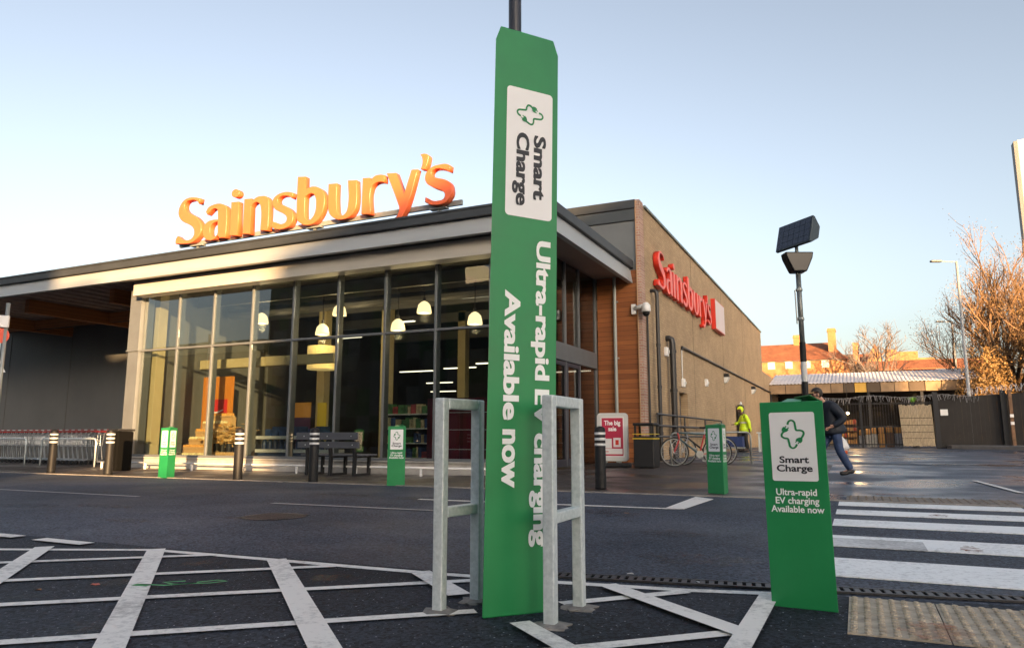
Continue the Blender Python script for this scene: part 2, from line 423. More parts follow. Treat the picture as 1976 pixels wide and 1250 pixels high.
M['cedar'] = planks('cedar_boards', (0.13, 0.036, 0.010), (0.34, 0.12, 0.033), axis='z', width=0.135, grain=(1.5, 1.5, 14))
M['brickside'] = brick('buff_brickwork', (0.43, 0.31, 0.18), (0.35, 0.245, 0.14), (0.30, 0.22, 0.14), 'yz', msize=0.011, blotch=0.22)
M['brickend'] = brick('pale_red_brickwork', (0.42, 0.25, 0.19), (0.33, 0.18, 0.14), (0.4, 0.34, 0.28), 'xz', bw=0.225, bh=0.075, msize=0.012)
M['zinc'] = mat('grey_zinc_panel', (0.16, 0.17, 0.17), 0.5, metal=0.35, var=0.1, vscale=0.8)
M['darkzinc'] = mat('dark_zinc_panel', (0.07, 0.08, 0.085), 0.5, metal=0.35, var=0.1, vscale=0.8)
M['copinggreen'] = mat('green_grey_coping', (0.16, 0.19, 0.17), 0.5, metal=0.3, var=0.1)
M['pipe'] = mat('black_cast_pipe', (0.015, 0.015, 0.017), 0.4)
M['grey_pipe'] = mat('grey_downpipe', (0.27, 0.29, 0.28), 0.4, metal=0.3)
M['glass'] = glass('shop_glass', (0.74, 0.78, 0.77), 0.045, 0.85, 2.1)
M['glassdark'] = glass('lobby_glass', (0.45, 0.46, 0.46), 0.05, 0.7, 3.2)
M['orange'] = mat('orange_letter_face', (0.78, 0.14, 0.045), 0.38, var=0.03, vscale=1.5, coat=0.2)
M['redorange'] = mat('red_orange_letter_face', (0.72, 0.075, 0.028), 0.4, coat=0.2)
M['letterred'] = mat('red_letter_return', (0.55, 0.03, 0.015), 0.4)
M['paleedge'] = mat('pale_letter_trim', (0.72, 0.33, 0.24), 0.4)
M['white'] = mat('white_paint', (0.7, 0.7, 0.7), 0.4, var=0.05, vscale=4)
M['offwhite'] = mat('offwhite_plastic', (0.55, 0.56, 0.55), 0.4)
M['black'] = mat('black_matt', (0.01, 0.01, 0.011), 0.6)
M['blackgloss'] = mat('black_gloss', (0.008, 0.008, 0.009), 0.3, spec=0.3)
M['chrome'] = mat('chromed_wire', (0.50, 0.53, 0.55), 0.3, metal=0.7)
M['trolleyred'] = mat('red_handle_plastic', (0.42, 0.03, 0.03), 0.4)
M['bench'] = planks('grey_bench_boards', (0.042, 0.046, 0.058), (0.085, 0.092, 0.112), axis='z', width=0.5, gap=0.0, grain=(1, 6, 12))
M['cream'] = mat('cream_interior_paint', (0.5, 0.42, 0.24), 0.6, var=0.05)
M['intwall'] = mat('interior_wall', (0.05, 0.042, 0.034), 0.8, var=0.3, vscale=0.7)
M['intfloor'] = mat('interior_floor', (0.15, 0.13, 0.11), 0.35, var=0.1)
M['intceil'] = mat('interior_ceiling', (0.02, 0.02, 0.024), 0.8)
M['lamp'] = mat('glowing_lampshade', (0.8, 0.62, 0.3), 0.5, emit=(1.0, 0.72, 0.36), estr=0.6)
M['strip'] = mat('glowing_strip_light', (0.8, 0.8, 0.7), 0.5, emit=(1.0, 0.85, 0.6), estr=0.8)
# ---------------------------------------------------------------- ground
def sheet(name, x0, x1, y0, y1, dz, material, step=1.0, hole=None):
    mb = MB()
    nx = max(1, int(round((x1 - x0) / step))); ny = max(1, int(round((y1 - y0) / step)))
    for j in range(ny + 1):
        for i in range(nx + 1):
            x = x0 + (x1 - x0) * i / nx; y = y0 + (y1 - y0) * j / ny
            mb.v.append((x, y, gz(x, y) + dz))
    for j in range(ny):
        for i in range(nx):
            a = j * (nx + 1) + i
            mb.f.append((a, a + 1, a + nx + 2, a + nx + 1))
    return struct(mb.build(name, material))

sheet('ground', -400, 400, -300, 500, -0.06, M['far'], 10)
sheet('road', -45, 30, 4.0, 10.9, -0.004, M['road'], 0.5)
# the parking apron; its far edge runs slightly skew like the painted line
mb = MB(); mb.prism([(-45, -11), (30, -11), (30, 5.9), (0.71, 4.60), (-1.68, 4.21), (-4.9, 4.12), (-45, 4.12)], -0.03, 0.0)
struct(mb.build('parking_ground', M['bay']))
sheet('pavement', -45, -0.6, 10.98, 19.6, 0.0, M['pave'], 0.5)
sheet('access_road', -0.6, 40, 10.98, 21.0, -0.008, M['wetroad'], 0.5)
sheet('service_road', -5.2, 40, 19.6, 110, -0.008, M['wetroad'], 1.0)
mb = MB()
for i in range(60):
    x0 = -45 + i * 0.9; x1 = min(x0 + 0.885, 2.4)
    if x0 < 2.4: mb.box(x0, x1, 10.9, 10.98, -0.05, 0.012)
struct(mb.build('kerb', M['kerb'], bevel=0.004))

def strip(pts, w):
    """closed outline of a painted stroke along pts"""
    pts = [Vector((p[0], p[1])) for p in pts]; l = []; r = []
    for i, p in enumerate(pts):
        t = (pts[min(i + 1, len(pts) - 1)] - pts[max(i - 1, 0)]).normalized(); n = Vector((-t.y, t.x)) * w / 2
        l.append(p + n); r.append(p - n)
    return l, r

def stroke(mb, pts, w, z=0.004):
    l, r = strip(pts, w); b = len(mb.v)
    for a, c in zip(l, r):
        mb.v += [(a.x, a.y, z + gz(a.x, a.y)), (c.x, c.y, z + gz(c.x, c.y))]
    for i in range(len(l) - 1):
        mb.f.append((b + 2 * i, b + 2 * i + 1, b + 2 * i + 3, b + 2 * i + 2))

def blob(mb, cx, cy, rx, ry, z, n=22):
    ph = random.random() * 9
    pts = [(cx + rx * math.cos(2 * math.pi * k / n) * (1 + 0.22 * math.sin(3 * k + ph) * math.cos(k)), cy + ry * math.sin(2 * math.pi * k / n) * (1 + 0.25 * math.cos(2.3 * k + ph))) for k in range(n)]
    mb.add([(x, y, z + gz(x, y)) for x, y in pts], [tuple(range(n))])

# hatched no-parking box
mb = MB(); stroke(mb, [(-7.0, 3.06), (-5.97, 3.52), (-4.89, 3.995), (-4.41, 4.02), (-3.88, 4.04), (-3.1, 4.06), (-2.49, 4.08), (-1.65, 4.15), (-0.92, 4.25), (-0.48, 4.36)], 0.085)
struct(mb.build('bay_edge_line', M['line']))
mb = MB()
for k, (a, b) in enumerate([((-6.6, 2.1), (-4.26, 4.02)), ((-6.1, 1.55), (-3.18, 4.02)), ((-5.2, 1.38), (-2.07, 4.02)), ((-4.4, 1.0), (-1.75, 3.30)), ((-1.43, 3.63), (-0.91, 4.2)), ((-1.75, 2.27), (-0.495, 3.485))]):
    stroke(mb, [a, b], 0.085, 0.008)
struct(mb.build('hatching_lines', M['line']))
mb = MB()
for k, (a, b, w) in enumerate([((-5.74, 3.72), (-3.6, 1.75), 0.13), ((-4.85, 4.0), (-2.2, 1.57), 0.125), ((-3.69, 4.02), (-1.7, 2.2), 0.13), ((-2.54, 4.04), (-1.98, 3.55), 0.13), ((-1.35, 4.14), (-0.475, 3.375), 0.12), ((-0.48, 4.30), (-0.49, 2.6), 0.10), ((-1.44, 3.14), (-0.7, 2.5), 0.10)]):
    stroke(mb, [a, b], w, 0.012 + 0.002 * k)
struct(mb.build('bay_divider_lines', M['line']))
mb = MB()
stroke(mb, [(-7.4, 3.98), (-6.5, 3.98)], 0.13, 0.014); stroke(mb, [(-6.2, 3.965), (-5.58, 3.955)], 0.13, 0.014)
struct(mb.build('give_way_dashes', M['line']))
mb = MB()
stroke(mb, [(-30, 7.45), (-9.39, 7.38)], 0.09, 0.004); stroke(mb, [(-6.9, 7.39), (-3.0, 7.5)], 0.09, 0.004)
struct(mb.build('lane_lines', M['oldline']))
mb = MB()
mb.prism([(-5.5, 8.66), (-2.08, 8.80), (-1.92, 8.87), (-1.85, 10.42), (-2.15, 10.72), (-2.15, 8.9), (-5.5, 8.74)], 0.002, 0.005)
struct(mb.build('bay_corner_marking', M['line']))
mb = MB(); stroke(mb, [(1.8, 15.26), (2.11, 13.01)], 0.09, 0.006)
struct(mb.build('access_line', M['line']))
mb = MB()
for y0, y1 in [(5.08, 5.82), (6.45, 7.12), (7.9, 8.5), (9.07, 9.62), (10.2, 10.76)]:
    mb.box(-0.28, 1.72 if y0 > 6 else 1.75, y0, y1, -0.002, 0.004)
struct(mb.build('zebra_crossing', M['zebra']))
mb = MB(); mb.box(-0.28, 0.42, 6.42, 6.92, 0.0, 0.0055); mb.box(0.9, 1.5, 5.06, 5.3, 0.0, 0.0055)
struct(mb.build('worn_crossing_patch', M['wornzebra']))
mb = MB(); random.seed(31)
for _ in range(16):
    blob(mb, random.uniform(-5.2, 0.4), random.uniform(1.9, 3.9), random.uniform(0.04, 0.16), random.uniform(0.04, 0.14), 0.0016 + 0.0001 * _)
for _ in range(14):
    blob(mb, random.uniform(-11, 1), random.uniform(5.2, 10.4), random.uniform(0.15, 0.6), random.uniform(0.08, 0.3), 0.0016 + 0.0001 * _)
struct(mb.build('oil_stains', M['oil']))
# slot drain between apron and road
DR0, DR1 = Vector((-1.9, 4.19)), Vector((6, 5.47))
dd = (DR1 - DR0).normalized(); nn = Vector((-dd.y, dd.x))
mb = MB(); c = [DR0 + nn * 0.075, DR0 + nn * 0.19, DR1 + nn * 0.19, DR1 + nn * 0.075]
mb.add([(p.x, p.y, 0.003) for p in c], [(3, 2, 1, 0)])
dr = struct(mb.build('drain_channel', M['void']))
mb = MB(); L_ = (DR1 - DR0).length; k = 0.0
while k < L_:
    a = DR0 + dd * k
    ps = [a + nn * 0.075, a + dd * 0.03 + nn * 0.075, a + dd * 0.03 + nn * 0.19, a + nn * 0.19]
    mb.prism([(p.x, p.y) for p in ps], 0.0035, 0.010); k += 0.052
for o0, o1 in ((0.062, 0.08), (0.185, 0.203)):
    c = [DR0 + nn * o0, DR1 + nn * o0, DR1 + nn * o1, DR0 + nn * o1]
    mb.prism([(p.x, p.y) for p in c], 0.0, 0.012)
struct(mb.build('drain_grating', M['iron']))
# tactile paving, near and far
def tactile(x0, x1, y0, y1, slab, pitch):
    mb = MB(); n = int((x1 - x0) / slab + 0.5); m = max(1, int((y1 - y0) / slab + 0.5))
    for i in range(n):
        for j in range(m):
            xa = x0 + i * slab; ya = y0 + j * slab; z = gz(xa, ya)
            mb.box(xa + 0.003, xa + slab - 0.003, ya + 0.003, ya + slab - 0.003, z - 0.03, z + 0.006 + random.uniform(0, 0.002))
            q = int(slab / pitch)
            for a in range(q):
                for b in range(q):
                    cx = xa + (a + 0.5) * slab / q; cy = ya + (b + 0.5) * slab / q
                    mb.lathe([(0.016, 0.004), (0.015, 0.012), (0.009, 0.015)], (cx, cy, z), 8)
    return mb
near = tactile(-0.1, 2.3, 3.64, 4.44, 0.4, 0.057)
struct(near.build('tactile_paving', M['tact']))
struct(tactile(-0.2, 1.6, 11.05, 11.85, 0.4, 0.1).build('tactile_paving', M['tactdark']))
mb = MB()
blob(mb, 0.25, 3.78, 0.14, 0.16, 0.0205); blob(mb, 0.72, 6.65, 0.07, 0.18, 0.0075); blob(mb, 0.73, 9.3, 0.1, 0.12, 0.0075); blob(mb, 0.5, 12.2, 0.4, 0.12, 0.0045)
struct(mb.build('orange_stains', M['rust']))
mb = MB(); mb.lathe([(0.33, 0.0), (0.33, 0.003)], (-5.75, 6.2, 0), 28)
for k in range(-5, 6): mb.box(-5.75 - 0.28, -5.75 + 0.28, 6.2 + k * 0.05 - 0.01, 6.2 + k * 0.05 + 0.01, 0.003, 0.006)
struct(mb.build('manhole_cover', M['iron']))

# ---------------------------------------------------------------- supermarket
shop = thing('supermarket', 'glass fronted supermarket with grey canopy roof and long buff brick side wall', 'supermarket', (-12, 14.2, 0))
V0 = 14.2
ED = [-18.44, -17.0, -15.66, -14.26, -12.87, -11.45, -10.04, -8.63, -7.22, -6.66]
mb = MB()
mb.box(-18.88, -18.44, 14.12, 14.55, 0.31, 3.28); mb.box(-18.90, -18.44, 14.10, 14.55, 3.283, 5.30)   # wide end post in two lifts
mb.box(-18.93, -18.42, 14.08, 14.5, 3.26, 3.30)
for x in ED[1:-1]:
    mb.box(x - 0.027, x + 0.027, 14.185, 14.40, 0.36, 4.86)
mb.box(-6.69, -6.55, 14.12, 14.3, 0.31, 4.9)
for a, b in zip(ED[:-1], ED[1:]):
    mb.box(a + (0 if a == ED[0] else 0.028), b - 0.028, 14.19, 14.33, 3.25, 3.305)
mb.box(-18.44, -6.69, 14.14, 14.34, 0.305, 0.362)
mb.box(-18.44, -6.69, 14.14, 14.34, 4.86, 4.915)
wf = mb.build('window_frame', M['frame'], shop, bevel=0.006)
for a, b in zip(ED[:-1], ED[1:]):
    for z0, z1 in ((0.365, 3.243), (3.312, 4.858)):
        mb = MB(); m = MB(); x0 = a + 0.03; x1 = b - 0.034
        tilt = random.uniform(-0.0012, 0.0012); t2 = random.uniform(-0.0012, 0.0012)
        mb.box(x0, x1, 14.215, 14.227, z0, z1)
        mb.v = [(x, y + (x - x0) * tilt + (z - z0) * t2, z) for x, y, z in mb.v]
        mb.build('pane', M['glass'], wf)
mb = MB(); mb.box(-18.36, -6.5, 13.75, 14.13, 4.792, 5.19); mb.box(-18.36, -6.5, 14.13, 14.6, 4.918, 5.32); mb.build('head_band', M['headband'], shop, bevel=0.005)
mb = MB(); mb.box(-18.95, -6.5, 14.10, 14.55, -0.1, 0.30)
mb.box(-18.97, -6.48, 14.06, 14.1, 0.27, 0.303); mb.build('plinth', M['plinth'], shop, bevel=0.005)

# canopy roof
mb = MB()
mb.box(-34, -5.46, 13.36, 13.44, 5.545, 5.765); mb.box(-5.52, -5.44, 13.445, 19.62, 5.545, 5.765)
mb.box(-34, -5.47, 13.34, 13.40, 5.72, 5.775)
mb.build('roof_edge', M['coping'], shop, bevel=0.006)
mb = MB()
mb.add([(-34, 13.40, 5.17), (-5.5, 13.40, 5.17), (-5.5, 13.47, 5.53), (-34, 13.47, 5.53), (-34, 13.55, 5.17), (-5.6, 13.55, 5.17)], [(0, 1, 2, 3), (0, 4, 5, 1)])
mb.add([(-5.46, 13.402, 5.12), (-5.46, 19.6, 5.12), (-5.53, 19.6, 5.53), (-5.53, 13.47, 5.53), (-5.6, 13.5, 5.12), (-5.6, 19.6, 5.12)], [(0, 1, 2, 3), (0, 4, 5, 1)])
mb.build('fascia', M['fascia'], shop)
mb = MB(); mb.box(-34, -5.56, 13.5, 19.62, 5.53, 5.60); mb.box(-34, -5.6, 13.48, 13.56, 5.2, 5.54); mb.box(-5.62, -5.555, 13.56, 19.6, 5.16, 5.54); mb.build('roof', M['coping'], shop)
mb = MB()
mb.box(-18.9, -5.63, 13.57, 19.62, 5.325, 5.36)
mb.build('soffit', M['soffit'], shop)
mb = MB(); mb.box(-34, -18.9, 13.57, 24, 5.46, 5.50)
x = -33.8
while x < -19.1:
    mb.prism_y([(x, 5.455), (x + 0.16, 5.455), (x + 0.2, 5.38), (x + 0.38, 5.38), (x + 0.42, 5.455)], 13.6, 24); x += 0.62
mb.build('roof_deck', mat('brown_metal_deck', (0.32, 0.25, 0.235), 0.6, var=0.12), shop)
mb = MB()
for x in (-20.6, -24.8, -29.2): mb.box(x - 0.11, x + 0.11, 14.7, 24, 4.93, 5.375)
mb.build('canopy_beam', M['glulam'], shop, bevel=0.01)
mb = MB(); mb.box(-34, -19.0, 17.6, 17.78, 5.0, 5.36); mb.build('cross_beam', M['glulam'], shop, bevel=0.01)
mb = MB(); mb.box(-34, -18.9, 19.2, 19.5, -0.1, 5.45)
x = -33.5
mb.build('clad_wall', M['clad'], shop)
pj = mat('pale_wall_joint', (0.13, 0.125, 0.11), 0.6)
for x in (-33.2, -29.1, -25.0, -21.4): MB().box(x - 0.02, x + 0.02, 19.185, 19.2, 0.1, 5.4).build('wall_joint', pj, shop)
mb = MB(); mb.box(-18.88, -18.7, 14.55, 19.5, -0.1, 5.32); mb.build('side_cladding', M['clad'], shop)

# recessed entrance: glazed lobby side, cedar end wall
mb = MB(); UL = -6.58
for y in (14.34, 15.75, 17.1, 18.12, 19.52):
    mb.box(UL - 0.05, UL + 0.05, y - 0.035, y + 0.035, 0.1, 5.3)
mb.box(UL - 0.075, UL + 0.075, 14.42, 19.48, 2.72, 3.16)
lf = mb.build('lobby_frame', M['frame'], shop, bevel=0.005)
yy = [14.34, 15.75, 17.1, 18.12, 19.52]
for a, b in zip(yy[:-1], yy[1:]):
    for z0, z1 in ((0.12, 2.72), (3.16, 5.3)):
        MB().box(UL - 0.006, UL + 0.006, a + 0.035, b - 0.035, z0, z1).build('pane', M['glassdark'], lf)
for a, b in ((15.79, 17.06), (17.14, 18.08)):
    mb = MB(); mb.box(UL + 0.02, UL + 0.055, a, a + 0.08, 0.12, 2.7); mb.box(UL + 0.02, UL + 0.055, b - 0.08, b, 0.12, 2.7)
    mb.box(UL + 0.02, UL + 0.055, a + 0.08, b - 0.08, 2.6, 2.7); mb.box(UL + 0.02, UL + 0.055, a + 0.08, b - 0.08, 0.12, 0.3)
    d = mb.build('entrance_door', M['darkpole'], shop, bevel=0.004)
    MB().bar((UL + 0.09, a + 0.12, 0.9), (UL + 0.09, a + 0.12, 1.5), 0.025).build('handle', M['chrome'], d)
mb = MB(); mb.box(-6.53, -5.335, 19.63, 19.9, 0.0, 5.5); mb.build('timber_wall', M['cedar'], shop)
mb = MB(); mb.tube([(-5.98, 19.52, 0.15), (-5.98, 19.52, 5.3)], 0.05, 12)
for z in (1.4, 3.0, 4.6): mb.box(-6.05, -5.91, 19.56, 19.63, z, z + 0.04)
mb.build('downpipe', M['grey_pipe'], shop, smooth=False)
# upper storey over the canopy
mb = MB(); mb.box(-16, -5.34, 19.65, 21, 5.5, 6.94); mb.build('upper_wall', M['zinc'], shop)
mb = MB(); mb.box(-16, -5.338, 19.60, 20.5, 6.955, 7.285); mb.build('upper_band', M['darkzinc'], shop, bevel=0.004)
mb = MB(); mb.box(-16, -5.336, 19.56, 20.5, 7.30, 7.55); mb.build('parapet', M['coping'], shop, bevel=0.006)
mb = MB(); mb.box(-5.33, -5.215, 19.60, 20.0, 0.0, 7.54); mb.build('brick_pier', M['brickend'], shop)
mb = MB(); mb.box(-5.345, -5.325, 19.57, 19.62, 0.1, 7.55); mb.build('pier_trim', mat('tan_pier_trim', (0.4, 0.24, 0.12), 0.6), shop)
# side wall with door recess
DY0, DY1, DZ = 23.95, 25.25, 2.3
mb = MB(); U0 = -5.21
mb.box(-5.6, U0, 20.0, DY0, 0, 7.40); mb.box(-5.6, U0, DY0, DY1, DZ, 7.40); mb.box(-5.6, U0, DY1, 48.3, 0, 7.40); mb.box(-16, -5.6, 47.9, 48.3, 0, 7.4)
mb.box(-5.602, -5.5, DY0, DY1, 0, DZ)
mb.build('brick_wall', M['brickside'], shop)
mb = MB(); mb.box(-5.66, U0 + 0.06, 20.02, 48.36, 7.403, 7.48); mb.build('wall_coping', M['copinggreen'], shop, bevel=0.005)
mb = MB(); mb.box(-15.9, -5.7, 20.0, 47.9, 7.2, 7.3); mb.build('main_roof', M['coping'], shop)
mastic = mat('sand_mastic', (0.12, 0.09, 0.05), 0.8)
for y in (26.6, 33.2, 39.8): MB().box(U0, U0 + 0.004, y - 0.012, y + 0.012, 0.3, 7.38).build('movement_joint', mastic, shop)
mb = MB(); mb.box(-5.497, -5.44, DY0 + 0.06, DY1 - 0.06, 0.2, DZ - 0.05)
d = mb.build('fire_door', M['darkpole'], shop, bevel=0.004)
MB().box(-5.44, -5.435, 24.5, 24.8, 1.35, 1.75).build('door_notice', mat('green_notice', (0.1, 0.4, 0.35), 0.5), d)
mb = MB(); mb.box(-9, U0 - 0.02, 48.3, 61, 0, 4.95); mb.build('rear_wall', M['brickside'], shop)
# pipes on the wall
def pipe(pts, r, m='pipe', n=12):
    mb = MB(); mb.tube(pts, r, n)
    return mb
for (y, zt, r) in ((20.55, 5.05, 0.055), (22.35, 3.86, 0.095)):
    pts = [(U0 - 0.05, y - 0.02, zt), (U0 + 0.10, y - 0.01, zt), (U0 + 0.17, y, zt - 0.04), (U0 + 0.19, y, zt - 0.16), (U0 + 0.19, y, 0.18)]
    mb = pipe(pts, r)
    for z in (0.9, 2.2, 3.4):
        if z < zt - 0.3: mb.lathe([(r * 1.25, 0), (r * 1.25, 0.09)], (U0 + 0.19, y, z), 12)
    mb.build('downpipe', M['pipe'], shop, smooth=False)
pipe([(U0 + 0.05, 19.95, 4.3), (U0 + 0.05, 19.95, 0.16)], 0.028).build('cable_duct', M['pipe'], shop)
mb = pipe([(U0 + 0.05, 24.4, 3.72), (U0 + 0.05, 24.4, 3.815), (U0 + 0.05, 60.0, 3.79)], 0.045); mb.build('conduit', M['pipe'], shop)
pipe([(U0 + 0.03, 24.4, 3.72), (U0 + 0.03, 24.4, 2.7)], 0.02).build('cable_drop', M['offwhite'], shop)

# interior shell
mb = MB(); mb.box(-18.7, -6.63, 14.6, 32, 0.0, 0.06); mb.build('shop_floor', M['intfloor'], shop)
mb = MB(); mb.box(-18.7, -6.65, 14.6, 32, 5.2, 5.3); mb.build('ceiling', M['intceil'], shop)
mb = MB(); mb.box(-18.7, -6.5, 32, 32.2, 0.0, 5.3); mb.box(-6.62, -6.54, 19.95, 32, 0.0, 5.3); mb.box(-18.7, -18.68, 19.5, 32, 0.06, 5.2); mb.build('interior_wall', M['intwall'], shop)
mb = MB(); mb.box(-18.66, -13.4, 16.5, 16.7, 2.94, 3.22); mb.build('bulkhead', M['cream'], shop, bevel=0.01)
for (x, y) in ((-18.53, 14.68), (-15.6, 18.6), (-13.4, 19.0), (-12.3, 22)):
    MB().box(x - 0.15, x + 0.15, y, y + 0.3, 0.06, 5.2).build('column', M['cream'], shop, bevel=0.01)
mb = MB()
for y in (16.2, 19.0, 22, 26): mb.box(-18.6, -6.8, y, y + 0.12, 4.85, 5.18)
mb.tube([(-18.4, 17.4, 4.8), (-6.9, 17.4, 4.8)], 0.16, 10)
mb.build('ceiling_duct', mat('grey_duct', (0.16, 0.16, 0.17), 0.5, metal=0.5), shop)
# ---------------------------------------------------------------- raised lettering
def bez_mesh(contours, sx, sz, ext, bev):
    cu = bpy.data.curves.new('glyph', 'CURVE'); cu.dimensions = '2D'; cu.fill_mode = 'BOTH'
    cu.resolution_u = 5; cu.extrude = ext; cu.bevel_depth = bev; cu.bevel_resolution = 1; cu.offset = -bev
    for c in contours:
        sp = cu.splines.new('BEZIER'); sp.bezier_points.add(len(c) - 1); sp.use_cyclic_u = True
        for bp, p in zip(sp.bezier_points, c):
            bp.co = (p[0] * sx, p[1] * sz, 0)
            h = 'VECTOR' if len(p) > 2 else 'AUTO'
            bp.handle_left_type = h; bp.handle_right_type = h
    o = bpy.data.objects.new('glyph', cu); C.objects.link(o)
    dg = bpy.context.evaluated_depsgraph_get()
    me = bpy.data.meshes.new_from_object(o.evaluated_get(dg))
    bpy.data.objects.remove(o)
    return me

def text_mesh(s, size, bold=0.0, align='CENTER', space=1.0):
    cu = bpy.data.curves.new('words', 'FONT'); cu.body = s; cu.size = size; cu.offset = bold
    cu.align_x = align; cu.align_y = 'BOTTOM_BASELINE' if False else 'TOP_BASELINE'; cu.space_line = 0.92; cu.space_character = space
    cu.resolution_u = 4
    o = bpy.data.objects.new('words', cu); C.objects.link(o)
    dg = bpy.context.evaluated_depsgraph_get()
    me = bpy.data.meshes.new_from_object(o.evaluated_get(dg))
    bpy.data.objects.remove(o)
    return me

def bolder(me, dx):
    """thicken flat lettering sideways: a second, slightly shifted layer just in front"""
    n = len(me.vertices); vs = [tuple(v.co) for v in me.vertices]; fs = [tuple(p.vertices) for p in me.polygons]
    out = bpy.data.meshes.new('words')
    out.from_pydata([(x - dx, y, 0) for x, y, z in vs] + [(x + dx, y, 0.004) for x, y, z in vs], [], fs + [tuple(i + n for i in f) for f in fs])
    out.update(); return out

def fit(me, x0, x1, z0, z1):
    """scale a flat text mesh so that it fills the given rectangle"""
    xs = [v.co.x for v in me.vertices]; ys = [v.co.y for v in me.vertices]
    ax, bx, ay, by = min(xs), max(xs), min(ys), max(ys)
    for v in me.vertices:
        v.co.x = x0 + (v.co.x - ax) / (bx - ax) * (x1 - x0)
        v.co.y = z0 + (v.co.y - ay) / (by - ay) * (z1 - z0)
    return me

GLYPHS = [[[(0.74,1.27,1),(0.5,1.33),(0.28,1.34),(0.1,1.28),(-0.02,1.14),(-0.06,0.97),(0.0,0.81),(0.16,0.67),(0.38,0.57),(0.55,0.45),(0.6,0.32),(0.56,0.2),(0.44,0.14),(0.27,0.15),(0.11,0.21),(-0.02,0.3,1),(-0.09,0.2),(-0.09,0.08,1),(0.09,0.06),(0.28,0.04),(0.49,0.04),(0.69,0.12),(0.82,0.24),(0.86,0.4),(0.8,0.59),(0.64,0.75),(0.42,0.87),(0.23,0.99),(0.16,1.12),(0.21,1.23),(0.35,1.26),(0.51,1.25),(0.64,1.19),(0.71,1.11,1)]],[[(1.05,0.76,1),(0.99,0.85,1),(1.08,0.96),(1.24,1.01),(1.44,1.02),(1.62,0.97),(1.73,0.89),(1.77,0.74),(1.78,0.05,1),(1.55,0.05,1),(1.48,0.12),(1.37,0.05),(1.19,0.03),(1.02,0.1),(0.93,0.26),(0.95,0.44),(1.06,0.55),(1.23,0.59),(1.46,0.58,1),(1.43,0.84,1),(1.36,0.89),(1.24,0.89),(1.14,0.83)],[(1.45,0.52,1),(1.32,0.5),(1.22,0.44),(1.19,0.29),(1.24,0.16),(1.33,0.11),(1.45,0.15),(1.48,0.21,1)]],[[(1.91,0.99,1),(2.18,0.97,1),(2.21,0.05,1),(1.93,0.07,1)],[(2.03,1.33),(2.18,1.2),(2.05,1.1),(1.9,1.23)]],[[(2.37,1.01,1),(2.63,0.99,1),(2.65,0.92,1),(2.79,1.0),(2.96,1.01),(3.13,0.97),(3.21,0.87),(3.24,0.71),(3.24,0.06,1),(2.98,0.08,1),(2.96,0.69),(2.91,0.8),(2.82,0.86),(2.69,0.84),(2.62,0.77,1),(2.64,0.04,1),(2.37,0.06,1)]],[[(4.02,0.94,1),(3.86,0.99),(3.67,1.0),(3.49,0.96),(3.37,0.87),(3.35,0.74),(3.43,0.6),(3.57,0.51),(3.74,0.42),(3.84,0.32),(3.83,0.22),(3.72,0.17),(3.59,0.19),(3.48,0.24),(3.38,0.27,1),(3.34,0.13,1),(3.46,0.07),(3.63,0.03),(3.81,0.04),(3.97,0.1),(4.05,0.22),(4.05,0.37),(3.97,0.5),(3.83,0.6),(3.67,0.68),(3.54,0.76),(3.53,0.84),(3.61,0.9),(3.76,0.9),(3.9,0.86),(3.98,0.8,1)]],[[(4.15,1.34,1),(4.4,1.31,1),(4.41,0.95,1),(4.52,1.0),(4.67,1.01),(4.86,0.94),(4.99,0.81),(5.04,0.61),(5.02,0.41),(4.94,0.23),(4.8,0.09),(4.62,0.03),(4.44,0.04),(4.28,0.12),(4.18,0.22),(4.16,0.4)],[(4.42,0.78,1),(4.53,0.83),(4.66,0.82),(4.74,0.72),(4.77,0.52),(4.75,0.34),(4.66,0.2),(4.54,0.15),(4.46,0.21),(4.43,0.34)]],[[(5.14,1.0,1),(5.4,0.98,1),(5.42,0.39),(5.47,0.2),(5.57,0.14),(5.69,0.19),(5.75,0.33),(5.73,1.0,1),(5.99,0.97,1),(6.0,0.31),(5.94,0.18),(5.82,0.08),(5.65,0.04),(5.48,0.05),(5.3,0.13),(5.18,0.27),(5.15,0.45)]],[[(6.17,0.99,1),(6.38,0.97,1),(6.4,0.89,1),(6.5,0.98),(6.66,1.0),(6.8,0.97,1),(6.8,0.79,1),(6.65,0.82),(6.51,0.79),(6.43,0.7),(6.44,0.06,1),(6.16,0.09,1)]],[[(6.86,1.0,1),(7.13,0.97,1),(7.36,0.41,1),(7.56,0.98,1),(7.73,0.96,1),(7.47,0.13),(7.37,-0.07),(7.27,-0.2),(7.13,-0.27),(6.91,-0.27,1),(6.85,-0.14,1),(7.02,-0.14),(7.16,-0.1),(7.22,-0.01),(7.24,0.1),(7.21,0.19)]],[[(7.79,1.31,1),(7.91,1.31),(8.01,1.25),(8.01,1.15),(7.97,1.01),(7.92,0.93,1),(7.81,0.95,1),(7.85,1.08),(7.84,1.22)]],[[(8.6,0.91,1),(8.48,0.97),(8.3,0.98),(8.13,0.96),(7.99,0.88),(7.93,0.75),(7.96,0.61),(8.1,0.49),(8.27,0.4),(8.4,0.34),(8.46,0.24),(8.42,0.15),(8.3,0.13),(8.17,0.14),(8.04,0.21),(7.95,0.26,1),(7.94,0.14,1),(8.06,0.07),(8.24,0.03),(8.41,0.04),(8.55,0.11),(8.64,0.24),(8.64,0.39),(8.59,0.51),(8.46,0.6),(8.29,0.66),(8.15,0.72),(8.1,0.81),(8.16,0.88),(8.28,0.89),(8.44,0.84),(8.58,0.77,1)]]]
NAMES = ['S', 'a', 'i', 'n', 's', 'b', 'u', 'r', 'y', 'apostrophe', 's']

